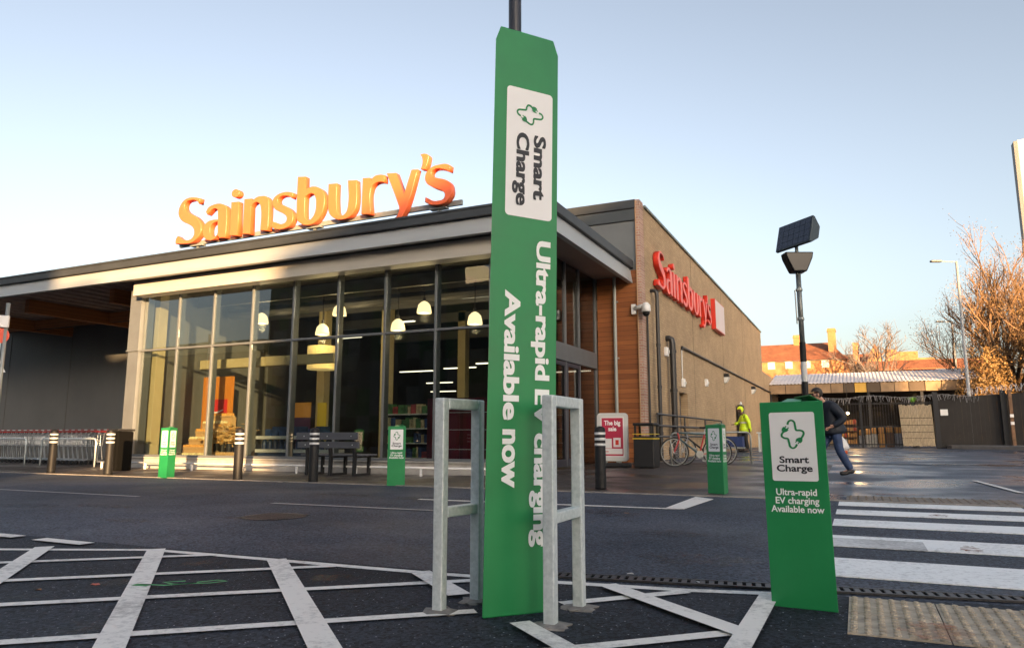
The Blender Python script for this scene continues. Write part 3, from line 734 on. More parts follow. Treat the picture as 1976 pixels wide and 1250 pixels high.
def big_sign(name, label, origin, xdir, sx, sz, face, side, depth, normal):
    t = thing(name, label, 'shop sign', origin)
    X = Vector(xdir); Z = Vector((0, 0, 1)); Nn = Vector(normal)
    m = Matrix((X, Z, Nn)).transposed().to_4x4()
    for g in GLYPHS:
        me = bez_mesh(g, sx, sz, depth / 2, 0.012)
        me.transform(m)
        me.materials.append(face); me.materials.append(side)
        for p in me.polygons:
            p.material_index = 0 if p.normal.dot(Nn) > 0.5 else 1
        o = bpy.data.objects.new('letter', me); C.objects.link(o); o.parent = t
    return t

rs = big_sign('roof_sign', 'large orange raised shop letters standing along the edge of the canopy roof', (-16.55, 13.7, 6.0), (1, 0, 0), 1, 1, M['orange'], M['orange'], 0.15, (0, -1, 0))
mb = MB(); mb.box(-16.7, -7.75, 13.80, 13.87, 6.02, 6.14); mb.build('rail', M['grey_pipe'], rs, bevel=0.005)
for x in (-16.0, -11.95, -8.35):
    mb = MB(); mb.bar((x, 13.835, 5.76), (x, 13.835, 6.03), 0.07); mb.box(x - 0.22, x + 0.22, 13.74, 13.9, 5.985, 6.02)
    mb.build('bracket', M['grey_pipe'], rs)
ss = big_sign('wall_sign', 'red orange raised shop letters fixed high on the buff brick side wall', (-5.11, 20.95, 5.2), (0, 1, 0), 1.0, 0.88, M['redorange'], M['letterred'], 0.14, (1, 0, 0))
t = thing('wall_plaque', 'pale square plaque with red edges after the wall letters', 'plaque', (-5.15, 31.65, 5.25))
MB().box(-5.2, -5.02, 30.5, 32.8, 5.25, 6.53).build('box', M['letterred'], t, bevel=0.01)
MB().box(-5.018, -5.012, 30.55, 32.75, 5.29, 6.49).build('face', mat('pale_pink_face', (0.6, 0.5, 0.5), 0.4), t)

# ---------------------------------------------------------------- charging signs
def ribbon(mb, pts, w, n=6):
    """flat stroke through smoothed points (catmull-rom) in the xz plane"""
    P = [Vector((p[0], p[1])) for p in pts]; Q = []
    for i in range(len(P) - 1):
        a = P[max(i - 1, 0)]; b = P[i]; c = P[i + 1]; d = P[min(i + 2, len(P) - 1)]
        for k in range(n):
            t = k / n
            Q.append(0.5 * ((2 * b) + (c - a) * t + (2 * a - 5 * b + 4 * c - d) * t * t + (3 * b - a - 3 * c + d) * t ** 3))
    Q.append(P[-1])
    l, r = strip([(q.x, q.y) for q in Q], w); o = len(mb.v)
    for a, c in zip(l, r): mb.v += [(a.x, 0, a.y), (c.x, 0, c.y)]
    for i in range(len(l) - 1): mb.f.append((o + 2 * i, o + 2 * i + 1, o + 2 * i + 3, o + 2 * i + 2))

def plug_logo():
    """two cables with plugs making a four-lobed star, unit = panel width, centre 0"""
    mb = MB()
    f = lambda x, y: ((x - 468) / 575, (680 - y) / 575)
    ribbon(mb, [f(*p) for p in [(415, 528), (430, 482), (465, 462), (500, 490), (510, 560), (520, 615), (565, 620), (600, 638), (607, 680), (575, 745)]], 0.046)
    ribbon(mb, [f(*p) for p in [(518, 835), (495, 880), (460, 895), (430, 868), (420, 805), (408, 750), (370, 740), (337, 715), (335, 680), (358, 640)]], 0.046)
    for (cx, cy, a) in ((548, 775, 38), (378, 605, 218)):
        o = len(mb.v); c = f(cx, cy)
        body = [(-0.035, 0.075), (0.035, 0.075), (0.07, 0.015), (0.07, -0.045), (-0.07, -0.045), (-0.07, 0.015)]
        for pp in (body, [(-0.045, -0.045), (-0.02, -0.045), (-0.02, -0.095), (-0.045, -0.095)], [(0.02, -0.045), (0.045, -0.045), (0.045, -0.095), (0.02, -0.095)]):
            n0 = len(mb.v)
            for x, z in pp:
                ca, sa = math.cos(R(-a)), math.sin(R(-a))
                mb.v.append((c[0] + x * ca - z * sa, 0, c[1] + x * sa + z * ca))
            mb.f.append(tuple(range(n0, n0 + len(pp))))
    return mb

def rrect(x0, x1, z0, z1, r, y, mb):
    pts = []
    for cx, cz, a0 in ((x1 - r, z1 - r, 0), (x0 + r, z1 - r, 90), (x0 + r, z0 + r, 180), (x1 - r, z0 + r, 270)):
        for k in range(6): a = R(a0 + 18 * k); pts.append((cx + r * math.cos(a), y, cz + r * math.sin(a)))
    n = len(pts); mb.add(pts, [tuple(reversed(range(n)))])

def place(me, m):
    me = me.copy(); me.transform(m); return me

XZ = Matrix(((1, 0, 0, 0), (0, 0, 1, 0), (0, 1, 0, 0), (0, 0, 0, 1)))      # xy text plane -> xz, facing -y after the flip below
WORDS = fit(bolder(text_mesh('Smart\nCharge', 1, 0.026), 0.014), -0.36, 0.36, 0.0, 0.40)
CAP = fit(bolder(text_mesh('Ultra-rapid\nEV charging\nAvailable now', 1, 0.022), 0.012), -0.5, 0.5, 0.0, 0.42)

def sleeve_mesh(w, h, chamf=0.0):
    """triangular sleeve, open at the top, 6 mm board; front face on y=0 looking to -y"""
    t = 0.006; k = w * math.sqrt(3) / 2
    tri = [(-w / 2, 0), (w / 2, 0), (0, k)]
    g = t * 2; inn = [(-w / 2 + g * 0.87, t), (w / 2 - g * 0.87, t), (0, k - g)]
    mb = MB()
    n = 3
    vs = [(x, y, 0) for x, y in tri] + [(x, y, h) for x, y in tri] + [(x, y, h) for x, y in inn] + [(x, y, 0) for x, y in inn]
    fs = []
    for i in range(3):
        j = (i + 1) % 3
        fs += [(i, j, 3 + j, 3 + i), (3 + i, 3 + j, 6 + j, 6 + i), (6 + i, 6 + j, 9 + j, 9 + i), (9 + i, 9 + j, j, i)]
    mb.add(vs, fs)
    return mb

def bollard_sign(label, loc, rz, group, flaps=True, w=0.315, h=1.03):
    t = thing('charging_sign', label, 'sign', loc, rz, group)
    sleeve_mesh(w, h).build('sleeve', M['green'], t, bevel=0.006, local=True)
    if flaps:
        k = w * math.sqrt(3) / 2; mb = MB()
        # folded closing tabs, rising a little to the back edge
        mb.add([(-w*0.16, 0.008, h - 0.002), (w*0.16, 0.008, h - 0.002), (w*0.12, k*0.5, h + 0.022), (-w*0.12, k*0.5, h + 0.022),
                (-w*0.16, 0.008, h - 0.007), (w*0.16, 0.008, h - 0.007), (w*0.12, k*0.5, h + 0.017), (-w*0.12, k*0.5, h + 0.017)],
               [(0,1,2,3),(7,6,5,4),(0,4,5,1),(1,5,6,2),(2,6,7,3),(3,7,4,0)])
        mb.add([(w*0.47, 0.03, h - 0.002), (w*0.10, k*0.80, h + 0.001), (-w*0.02, k*0.55, h + 0.030), (w*0.30, 0.02, h + 0.034),
                (w*0.47, 0.03, h - 0.007), (w*0.10, k*0.80, h - 0.004), (-w*0.02, k*0.55, h + 0.025), (w*0.30, 0.02, h + 0.029)],
               [(0,1,2,3),(7,6,5,4),(0,4,5,1),(1,5,6,2),(2,6,7,3),(3,7,4,0)])
        mb.add([(-w*0.47, 0.03, h - 0.012), (-w*0.05, k*0.9, h - 0.012), (w*0.05, k*0.9, h - 0.012), (w*0.47, 0.03, h - 0.012)], [(0, 3, 2, 1)])
        mb.build('tab', M['green'], t, local=True)
    k = w * math.sqrt(3) / 2; cen = Vector((0, k / 3, 0))
    for i in range(3):
        rm = Matrix.Translation(cen) @ Matrix.Rotation(R(120 * i), 4, 'Z') @ Matrix.Translation(-cen)
        mb = MB(); rrect(-w*0.355, w*0.355, 0.625, 0.975, 0.012, -0.0015, mb)
        mb.xf(rm); p = mb.build('label_panel', M['panel'], t, local=True)
        lg = plug_logo(); lg.v = [(x * w * 0.72, -0.0028, 0.862 + z * w * 0.72 / 1.0 * 0.83) for x, _, z in lg.v]
        lg.xf(rm); lg.build('logo', M['logo'], p, local=True)
        wm = place(WORDS, rm @ Matrix.Translation((0, -0.0028, 0.662)) @ Matrix.Diagonal((w * 0.72 * 1.08, 1, w * 0.72 * 0.98, 1)) @ XZ)
        link_mesh('lettering', wm, M['ink'], p)
        cm = place(CAP, rm @ Matrix.Translation((0, -0.0015, 0.468)) @ Matrix.Diagonal((w * 0.82, 1, w * 0.9, 1)) @ XZ)
        link_mesh('caption', cm, M['whiteprint'], t)
    return t

GR = 'green charging signs'
s_big = bollard_sign('tall looking green three-sided charging sign nearest the zebra crossing, its top tabs folded up', (-0.297, 4.058, 0.0), R(-6), GR)
s_big.rotation_euler = (0, R(-0.6), R(-6))
def small_sign(loc, rz, label):
    return dup(s_big, loc, rz, label, GR)
small_sign((-13.2, 10.89, 0.0), R(-9), 'green three-sided charging sign turned edge-on, in the sun at the left end of the window')
small_sign((-7.38, 10.90, 0.0), R(28), 'green charging sign facing the road between the bench and the steel hoops')
small_sign((-1.99, 11.45, 0.0), R(-32), 'green charging sign by the kerb in front of the bicycles')

# the tall totem sleeve round the lamp post
TB = Vector((-1.656, 3.187, 0)); TD = Vector((0.246, 0.309, 0)); w = TD.length; TA = math.atan2(TD.y, TD.x)
tall = thing('totem_sign', 'very tall green three-sided totem sign wrapped round the dark lamp post', 'sign', TB + TD / 2, TA)
tall.rotation_euler = (R(0.25), R(0.95), TA)
H = 3.03; k = w * math.sqrt(3) / 2
mb = MB(); c1 = 0.085; c2 = 0.035
front = [(-w/2, 0, 0), (w/2, 0, 0), (w/2, 0, H - c1), (w/2 - c2, 0, H), (-w/2 + c2, 0, H), (-w/2, 0, H - c1)]
b_ = len(mb.v); mb.v += front; mb.f.append((0, 1, 2, 3, 4, 5))
apex = (0, k, 0); apt = (0, k, H - 0.03)
mb.v += [apex, apt]; mb.f += [(1, 6, 7, 3, 2), (6, 0, 5, 4, 7), (3, 7, 4), (0, 6, 1)]
mb.build('sleeve', M['green'], tall, bevel=0.007, local=True)
mb = MB(); rrect(-w*0.30, w*0.40, 1.985, 2.70, 0.022, -0.0015, mb); lp = mb.build('label_panel', M['panel'], tall, local=True)
RT = Matrix.Rotation(R(-90), 4, 'Z')
lg = plug_logo(); sc_ = w * 0.72
lg.v = [(0.02 * 0 + w * 0.05 + z * sc_ * 0.72, -0.003, 2.56 - x * sc_ * 0.78) for x, _, z in lg.v]; lg.build('logo', M['logo'], lp, local=True)
def column(words, x_base, x_top, z_start, z_end, m, name, par, bold=0.026):
    me = bolder(text_mesh(words, 1, bold, 'LEFT'), 0.016)
    xs = [v.co.x for v in me.vertices]; ys = [v.co.y for v in me.vertices]
    ax, bx, ay, by = min(xs), max(xs), min(ys), max(ys)
    # baseline at 0 in the font; reading direction runs down the sign, letter tops point to +x
    capt = [v.co.y for v in me.vertices]; top = by
    for v in me.vertices:
        x, y = v.co.x, v.co.y
        v.co = Vector((x_base + y / top * (x_top - x_base), -0.003 - v.co.z * 0.1, z_start + (x - ax) / (bx - ax) * (z_end - z_start)))
    return link_mesh(name, me, m, par)
column('Smart', w * 0.12, w * 0.30, 2.45, 2.09, M['ink'], 'lettering', lp, 0.028)
column('Charge', -w * 0.14, w * 0.045, 2.45, 2.045, M['ink'], 'lettering', lp, 0.028)
for words, xb, xt, z0, z1 in (('Ultra-rapid', 0.18, 0.385, 1.87, 1.135), ('EV charging', 0.18, 0.385, 1.09, 0.315), ('Available', -0.27, -0.055, 1.59, 0.93), ('now', -0.27, -0.1, 0.885, 0.60)):
    column(words, w * xb, w * xt, z0, z1, M['whiteprint'], 'caption', tall, 0.026)

# ---------------------------------------------------------------- street furniture close by
lp_ = thing('lamp_post', 'dark lamp post rising out of the top of the tall totem sign', 'lamp post', (-1.60, 3.44, 0))
mb = MB(); mb.tube([(-1.60, 3.44, 0), (-1.60, 3.44, 3.2), (-1.60, 3.44, 6.5)], 0.038, 16, r1=0.034); mb.build('pole', M['darkpole'], lp_, smooth=True)
mb = MB(); mb.tube([(-1.60, 3.44, 6.4), (-1.60, 3.44, 6.55), (-1.2, 3.44, 6.7)], 0.03, 10); mb.box(-1.25, -0.7, 3.34, 3.54, 6.66, 6.76); mb.build('lamp_head', M['darkpole'], lp_, bevel=0.01)

def hoop(label, x0, y0, x1, y1, h=1.045):
    t = thing('barrier_hoop', label, 'barrier', ((x0 + x1) / 2, (y0 + y1) / 2, 0), 0, 'galvanised barrier hoops')
    w_ = 0.055; mb = MB()
    d = Vector((x1 - x0, y1 - y0, 0)).normalized()
    a = Vector((x0, y0, 0)); b = Vector((x1, y1, 0)); up = Vector((0, 0, 1))
    mb.bar(a - up * 0.02, a + up * h, w_); mb.bar(b - up * 0.02, b + up * h, w_)
    mb.bar(a + up * (h - w_ / 2) + d * w_ / 2, b + up * (h - w_ / 2) - d * w_ / 2, w_)
    mb.build('frame', M['galv'], t, bevel=0.007, seg=3)
    mb = MB(); mb.bar(a + up * 0.475 + d * w_ / 2, b + up * 0.475 - d * w_ / 2, w_ - 0.004); mb.build('crossbar', M['galv'], t, bevel=0.006)
    for p in (a, b):
        mb = MB()
        mb.lathe([(0.095, -0.01), (0.085, 0.008), (0.05, 0.014)], p, 11)
        for i in range(len(mb.v)): 
            x, y, z = mb.v[i]; f = 1 + 0.22 * math.sin(i * 2.7 + p.x * 9); mb.v[i] = (p.x + (x - p.x) * f, p.y + (y - p.y) * f, z)
        mb.build('footing', M['concrete'], t)
    return t
hoop('square galvanised steel hoop standing left of the tall totem sign', -1.915, 3.23, -1.862, 3.52)
hoop('square galvanised steel hoop in front of the right edge of the tall totem sign', -1.318, 3.215, -1.320, 3.60)

# bollards
def bollard(label, loc, rz=0):
    t = thing('bollard', label, 'bollard', loc, rz, 'black bollards along the kerb')
    mb = MB(); mb.lathe([(0.095, 0), (0.092, 0.03), (0.088, 0.96), (0.075, 1.0), (0.03, 1.02)], (0, 0, 0), 20); mb.build('post', M['blackpost'], t, smooth=True, local=True)
    for z in (0.70, 0.79, 0.88):
        MB().lathe([(0.0895, z), (0.0912, z + 0.004), (0.0912, z + 0.036), (0.0895, z + 0.04)], (0, 0, 0), 20).build('stripe', M['band'], t, smooth=True, local=True)
    return t
b0 = bollard('black bollard with three white bands before the trolleys, half in shade', (-17.4, 11.25, 0))
GB = 'black bollards along the kerb'
dup(b0, (-15.45, 11.3, 0), 0, 'black bollard glowing gold in the sun just left of the shop window', GB)
dup(b0, (-11.2, 11.0, 0), 0.4, 'black bollard with white bands in front of the produce stand', GB)
dup(b0, (-9.39, 11.1, 0), 0.9, 'black bollard with white bands in front of the left part of the bench', GB)
dup(b0, (-3.87, 11.65, 0), 1.3, 'black bollard with white bands overlapping the red sale poster', GB)

# bench
t = thing('bench', 'dark slatted bench with its back to the road before the shop window', 'bench', (-10.6, 13.4, 0))
mb = MB()
for z0, z1, y in ((0.60, 0.74, 13.02), (0.78, 0.94, 12.97)): mb.box(-11.48, -9.78, y - 0.02, y + 0.02, z0, z1)
mb.build('backrest', M['bench'], t, bevel=0.006)
mb = MB()
for i, y in enumerate((13.12, 13.27, 13.42, 13.57)): mb.box(-11.48, -9.78, y, y + 0.12, 0.43, 0.47)
mb.build('seat', M['bench'], t, bevel=0.005)
for x in (-11.25, -10.6, -9.95):
    mb = MB()
    mb.prism_x([(13.05, 0.0), (13.12, 0.0), (13.14, 0.40), (13.04, 0.93), (12.99, 0.93), (13.06, 0.42)], x - 0.03, x + 0.03)
    mb.box(x - 0.03, x + 0.03, 13.145, 13.66, 0.385, 0.425); mb.box(x - 0.03, x + 0.03, 13.58, 13.65, 0, 0.384); mb.box(x - 0.03, x + 0.03, 13.125, 13.58, 0.0, 0.05)
    mb.build('leg', M['black'], t)
mb = MB()
for x in (-11.25, -10.6, -9.95):
    for z, y in ((0.67, 12.995), (0.86, 12.945)): mb.lathe([(0.014, 0), (0.012, 0.006)], (0, 0, 0), 8); mb.xf(Matrix.Translation((x, y, z)) @ Matrix.Rotation(R(90), 4, 'X'), len(mb.v) - 16)
mb.build('bolt', M['chrome'], t)

# low white trolley guard rail
t = thing('guard_rail', 'low white rail on short posts along the foot of the shop window', 'rail', (-12.7, 13.62, 0))
mb = MB(); mb.tube([(-19.1, 13.62, 0.165), (-6.6, 13.62, 0.185)], 0.022, 8); mb.build('bar', M['white'], t, smooth=True)
x = -18.9
while x < -6.6:
    MB().box(x - 0.02, x + 0.02, 13.6, 13.64, 0, 0.16).build('post', M['white'], t); x += 1.72

# poster stand
t = thing('poster_stand', 'grey rounded pavement sign with a red sale poster beside the entrance', 'poster stand', (-5.42, 17.3, 0.12), R(8))
def rr_xz(x0, x1, z0, z1, r, y0, y1):
    pts = []
    for cx, cz, a0 in ((x1 - r, z1 - r, 0), (x0 + r, z1 - r, 90), (x0 + r, z0 + r, 180), (x1 - r, z0 + r, 270)):
        for k in range(6): a = R(a0 + 18 * k); pts.append((cx + r * math.cos(a), cz + r * math.sin(a)))
    return MB().prism_y(pts[::-1], y0, y1)
rr_xz(-0.38, 0.38, 0.14, 1.3, 0.09, -0.04, 0.04).build('frame', M['offwhite'], t, bevel=0.012, local=True)
MB().box(-0.42, 0.42, -0.2, 0.2, 0.0, 0.10).build('base', M['black'], t, bevel=0.03, local=True)
mb = MB(); mb.box(-0.2, -0.14, -0.03, 0.03, 0.1, 0.14); mb.box(0.14, 0.2, -0.03, 0.03, 0.1, 0.14); mb.build('foot', M['grey_pipe'], t, local=True)
MB().box(-0.285, 0.285, -0.046, -0.041, 0.24, 1.2).build('paper', M['white'], t, local=True)
pr = MB().box(-0.26, 0.26, -0.0475, -0.0462, 0.27, 1.18).build('poster', mat('red_poster', (0.42, 0.03, 0.07), 0.35), t, local=True)
link_mesh('lettering', place(fit(text_mesh('The big\nsale', 1, 0.03), -0.2, 0.2, 0.86, 1.12), Matrix.Translation((0, -0.049, 0)) @ XZ), M['whiteprint'], pr)
mb = MB(); mb.box(-0.24, -0.02, -0.0492, -0.048, 0.45, 0.68); mb.box(0.02, 0.2, -0.0492, -0.048, 0.48, 0.7); mb.box(-0.2, 0.24, -0.0492, -0.048, 0.31, 0.44); mb.build('picture', M['white'], pr, local=True)
mb = MB(); mb.box(0.07, 0.15, -0.0502, -0.0494, 0.53, 0.65); mb.box(-0.2, -0.1, -0.0502, -0.0494, 0.36, 0.38); mb.build('picture_print', M['letterred'], pr, local=True)

# litter bin
t = thing('litter_bin', 'black litter bin with a yellow band against the corner of the brick wall', 'bin', (-4.55, 17.15, 0.13))
mb = MB(); mb.prism([(-4.8, 16.9), (-4.3, 16.9), (-4.3, 17.4), (-4.8, 17.4)], 0.13, 0.86); mb.build('body', M['black'], t, bevel=0.03)
mb = MB()
for x in (-4.78, -4.36): 
    for y in (16.92, 17.34): mb.box(x, x + 0.045, y, y + 0.045, 0.86, 1.1)
mb.build('pillar', M['black'], t)
mb = MB(); mb.prism([(-4.81, 16.89), (-4.29, 16.89), (-4.29, 17.41), (-4.81, 17.41)], 1.1, 1.17); mb.build('hood', M['black'], t, bevel=0.03)
mb = MB(); mb.box(-4.81, -4.29, 16.885, 17.41, 0.79, 0.815); mb.box(-4.81, -4.29, 16.885, 17.41, 0.90, 0.918); mb.build('band', mat('yellow_band', (0.6, 0.45, 0.03), 0.4), t)
t = thing('litter_bin', 'dark bin with a grey side standing left of the window behind the sunlit bollard', 'bin', (-17.25, 12.6, 0))
MB().box(-17.1, -16.76, 12.45, 12.9, 0, 0.98).build('body', M['void'], t, bevel=0.03)
MB().box(-17.15, -17.11, 12.46, 12.88, 0.02, 0.94).build('panel', M['offwhite'], t, bevel=0.005)
MB().box(-17.12, -16.74, 12.43, 12.92, 0.985, 1.04).build('lid', M['black'], t, bevel=0.02)
# ---------------------------------------------------------------- trolleys under the canopy
def trolley():
    t = thing('shopping_trolley', 'wire shopping trolley nested in a row', 'trolley', (0, 0, 0), 0, 'nested shopping trolleys')
    mb = MB(); r = 0.009
    for y in (-0.25, 0.25):
        mb.tube([(0.0, y, 0.92), (0.05, y, 0.55), (0.62, y * 0.8, 0.60), (0.70, y * 0.8, 0.86), (0.0, y, 0.92)], r, 5)
        for k in range(1, 6): x = 0.05 + k * 0.11; mb.tube([(x - 0.02, y * (1 - 0.03 * k), 0.555 + k * 0.008), (x, y * (1 - 0.03 * k), 0.915 - k * 0.01)], 0.005, 4)
        mb.tube([(0.02, y, 0.74), (0.66, y * 0.8, 0.74)], 0.005, 4)
    for z in (0.6, 0.73, 0.86): mb.tube([(0.62 + (z - 0.6) * 0.3, -0.2, z), (0.62 + (z - 0.6) * 0.3, 0.2, z)], r, 5)
    for k in range(5): y = -0.16 + 0.08 * k; mb.tube([(0.05, y, 0.55), (0.62, y * 0.9, 0.60), (0.70, y * 0.9, 0.86)], 0.005, 4)
    mb.build('basket', M['chrome'], t, local=True)
    mb = MB()
    for y in (-0.24, 0.24):
        mb.tube([(-0.06, y, 1.0), (-0.01, y, 0.9), (0.08, y, 0.5), (0.0, y, 0.16), (0.16, y, 0.13), (0.68, y * 0.7, 0.16)], 0.014, 6)
    mb.tube([(0.2, -0.24, 0.15), (0.2, 0.24, 0.15)], 0.012, 6)
    mb.build('base_frame', M['chrome'], t, local=True)
    mb = MB(); mb.tube([(-0.07, -0.25, 1.0), (-0.07, 0.25, 1.0)], 0.019, 8); mb.build('handle', M['trolleyred'], t, local=True)
    for x, y in ((0.06, -0.24), (0.06, 0.24), (0.64, -0.17), (0.64, 0.17)):
        mb = MB(); mb.lathe([(0.05, -0.012), (0.055, 0), (0.05, 0.012)], (0, 0, 0), 10); mb.xf(Matrix.Translation((x, y, 0.055)) @ Matrix.Rotation(R(90), 4, 'X')); mb.build('wheel', M['black'], t, local=True)
    return t
tr = trolley()
GT = 'nested shopping trolleys'
k = 0
rows = [(15.2, -23.3, 15, 0.235, 'red-handled wire trolley nested in the row at the left edge, left of the half-shaded bollard'),
        (15.0, -21.15, 10, 0.225, 'wire trolley nested in the row between the half-shaded bollard and the sunlit bollard')]
for (y, x0, n, st, lab) in rows:
    for i in range(n):
        loc = (x0 - i * st, y + random.uniform(-0.01, 0.01), 0); rz = R(180 + random.uniform(-1, 1))
        if k == 0: tr.location = loc; tr.rotation_euler = (0, 0, rz); tr['label'] = lab; tr['group'] = GT + ' at the left edge'
        else: dup(tr, loc, rz, lab, GT + (' at the left edge' if lab == rows[0][4] else ' beside the sunlit bollard'))
        k += 1
def park_rail(label, x0, x1, y):
    t = thing('trolley_rail', label, 'rail', ((x0 + x1) / 2, y, 0), 0, 'trolley park rails')
    mb = MB(); z = 0.79
    pts = [(x0, y, 0), (x0, y, z - 0.1), (x0 + 0.03, y, z - 0.03), (x0 + 0.1, y, z), (x1 - 0.1, y, z), (x1 - 0.03, y, z - 0.03), (x1, y, z - 0.1), (x1, y, 0)]
    mb.tube(pts, 0.024, 8); mb.build('rail', M['galv'], t, smooth=True)
park_rail('steel rail loop round the trolleys at the left edge', -27.2, -23.28, 14.2)
park_rail('steel rail loop round the trolleys by the dark bin', -22.2, -19.75, 14.0)
t = thing('trolley_park_barrier', 'red and white striped rail above the backs of the trolleys', 'rail', (-22, 15.9, 0))
for i in range(58):
    x = -28.5 + i * 0.16
    mb = MB(); mb.tube([(x, 15.9, 1.07), (x + 0.16, 15.9, 1.07)], 0.014, 6); mb.build('stripe', M['trolleyred'] if i % 2 else M['white'], t)
mb = MB()
for x in (-28.4, -25.2, -22.3, -19.3): mb.tube([(x, 15.9, 0), (x, 15.9, 1.05)], 0.024, 8)
mb.build('post', M['galv'], t)

# road sign post at the left edge
t = thing('sign_post', 'grey post with an orange-red disc and white plates at the left edge', 'sign post', (-19.33, 11.0, 0))
mb = MB(); mb.tube([(-19.33, 11.0, 0), (-19.33, 11.0, 4.2)], 0.045, 12); mb.build('post', M['grey_pipe'], t, smooth=True)
def face_cam(mb, c, ang=R(48)):
    return mb.xf(Matrix.Translation(c) @ Matrix.Rotation(ang, 4, 'Z'))
mb = MB(); mb.lathe([(0.19, -0.008), (0.19, 0.008)], (0, 0, 0), 28); mb.xf(Matrix.Rotation(R(90), 4, 'X')); face_cam(mb, (-19.38, 10.92, 3.36)); mb.build('disc', mat('orange_red_sign', (0.7, 0.06, 0.02), 0.4), t)
mb = MB(); mb.box(-0.3, 0.17, -0.05, 0.05, -0.15, 0.15); face_cam(mb, (-19.38, 10.9, 3.72)); mb.build('box', M['white'], t, bevel=0.01)
mb = MB(); mb.prism_y([(-0.2, -0.16), (0.2, -0.16), (0, 0.24)], -0.008, 0.008); face_cam(mb, (-19.4, 10.92, 2.6)); mb.build('triangle', M['white'], t)

# ---------------------------------------------------------------- fittings on the side wall
t = thing('security_camera', 'white dome security camera on a bracket at the corner of the timber and brick walls', 'camera', (-5.1, 19.45, 4.3))
MB().box(-5.5, -5.38, 19.5, 19.62, 4.22, 4.5).build('mount', M['white'], t, bevel=0.01)
mb = MB(); mb.tube([(-5.4, 19.5, 4.38), (-5.1, 19.42, 4.42)], 0.055, 10); mb.lathe([(0.05, 0.18), (0.12, 0.1), (0.13, -0.06), (0.11, -0.08)], (-5.05, 19.4, 4.32), 16); mb.build('housing', M['white'], t, smooth=True)
mb = MB(); mb.lathe([(0.105, 0.0), (0.1, -0.06), (0.06, -0.12), (0.01, -0.14)], (-5.05, 19.4, 4.24), 16); mb.build('dome', M['blackgloss'], t, smooth=True)
for (y, z, lab) in ((22.1, 3.42, 'small white box on the brick wall beside the thick black pipe'), (28.6, 2.9, 'small white box in the middle of the brick wall below the sloping conduit line'), (24.4, 2.62, 'small white box at the foot of the pale cable drop')):
    t = thing('wall_box', lab, 'wall box', (-5.2, y, z), 0, 'white wall boxes')
    MB().box(-5.208, -5.1, y - 0.11, y + 0.11, z - 0.14, z + 0.14).build('body', M['white'], t, bevel=0.02)
    MB().box(-5.1, -5.06, y - 0.05, y + 0.05, z - 0.05, z + 0.05).build('cover', M['offwhite'], t, bevel=0.01)
for (y, lab) in ((33.2, 'wall lamp under the conduit, nearer of the pair'), (42.5, 'wall lamp under the conduit at the far end of the brick wall')):
    t = thing('wall_lamp', lab, 'lamp', (-5.2, y, 3.4), 0, 'wall lamps')
    MB().box(-5.208, -5.0, y - 0.16, y + 0.16, 3.45, 3.6).build('hood', M['black'], t, bevel=0.02)
    MB().prism_y([(-5.205, 3.18), (-5.08, 3.22), (-4.96, 3.445), (-5.205, 3.445)], y - 0.15, y + 0.15).build('lens', M['offwhite'], t, bevel=0.01)
t = thing('handrail', 'black three-bar handrail running along the foot of the brick wall', 'handrail', (-4.95, 24, 0.2))
for z in (0.85, 1.15, 1.47): MB().tube([(-4.97, 19.95, z), (-4.97, 30.5, z)], 0.032, 8).build('bar', M['pipe'], t)
for y in (20.0, 23.5, 27, 30.5): MB().tube([(-4.97, y, 0.18), (-4.97, y, 1.47)], 0.03, 8).build('post', M['pipe'], t)
t = thing('black_post', 'broad dark post against the far part of the brick wall', 'post', (-5.0, 36.5, 0.25))
MB().box(-5.12, -4.9, 36.2, 36.9, 0.25, 2.35).build('body', M['pipe'], t, bevel=0.02)
MB().lathe([(0.05, 0), (0.06, 0.08), (0.02, 0.16)], (-5.0, 36.5, 2.35), 10).build('cap', M['white'], t)
t = thing('wall_table', 'grey trestle table behind the hi-vis worker near the brick wall', 'table', (-3.4, 31.8, 0.23))
MB().box(-3.75, -2.7, 31.5, 32.2, 0.98, 1.03).build('top', M['galv'], t)
for x in (-3.7, -2.76): MB().box(x, x + 0.05, 31.55, 32.15, 0.23, 0.98).build('leg', M['galv'], t)
t = thing('blue_crate', 'dark blue crate on a low trolley at the feet of the hi-vis worker', 'crate', (-4.4, 30.2, 0.25))
MB().box(-4.75, -4.1, 30.0, 30.5, 0.45, 0.86).build('body', mat('blue_plastic', (0.012, 0.03, 0.12), 0.5), t, bevel=0.02)
MB().box(-4.78, -4.07, 29.97, 30.53, 0.38, 0.44).build('trolley_deck', M['grey_pipe'], t)

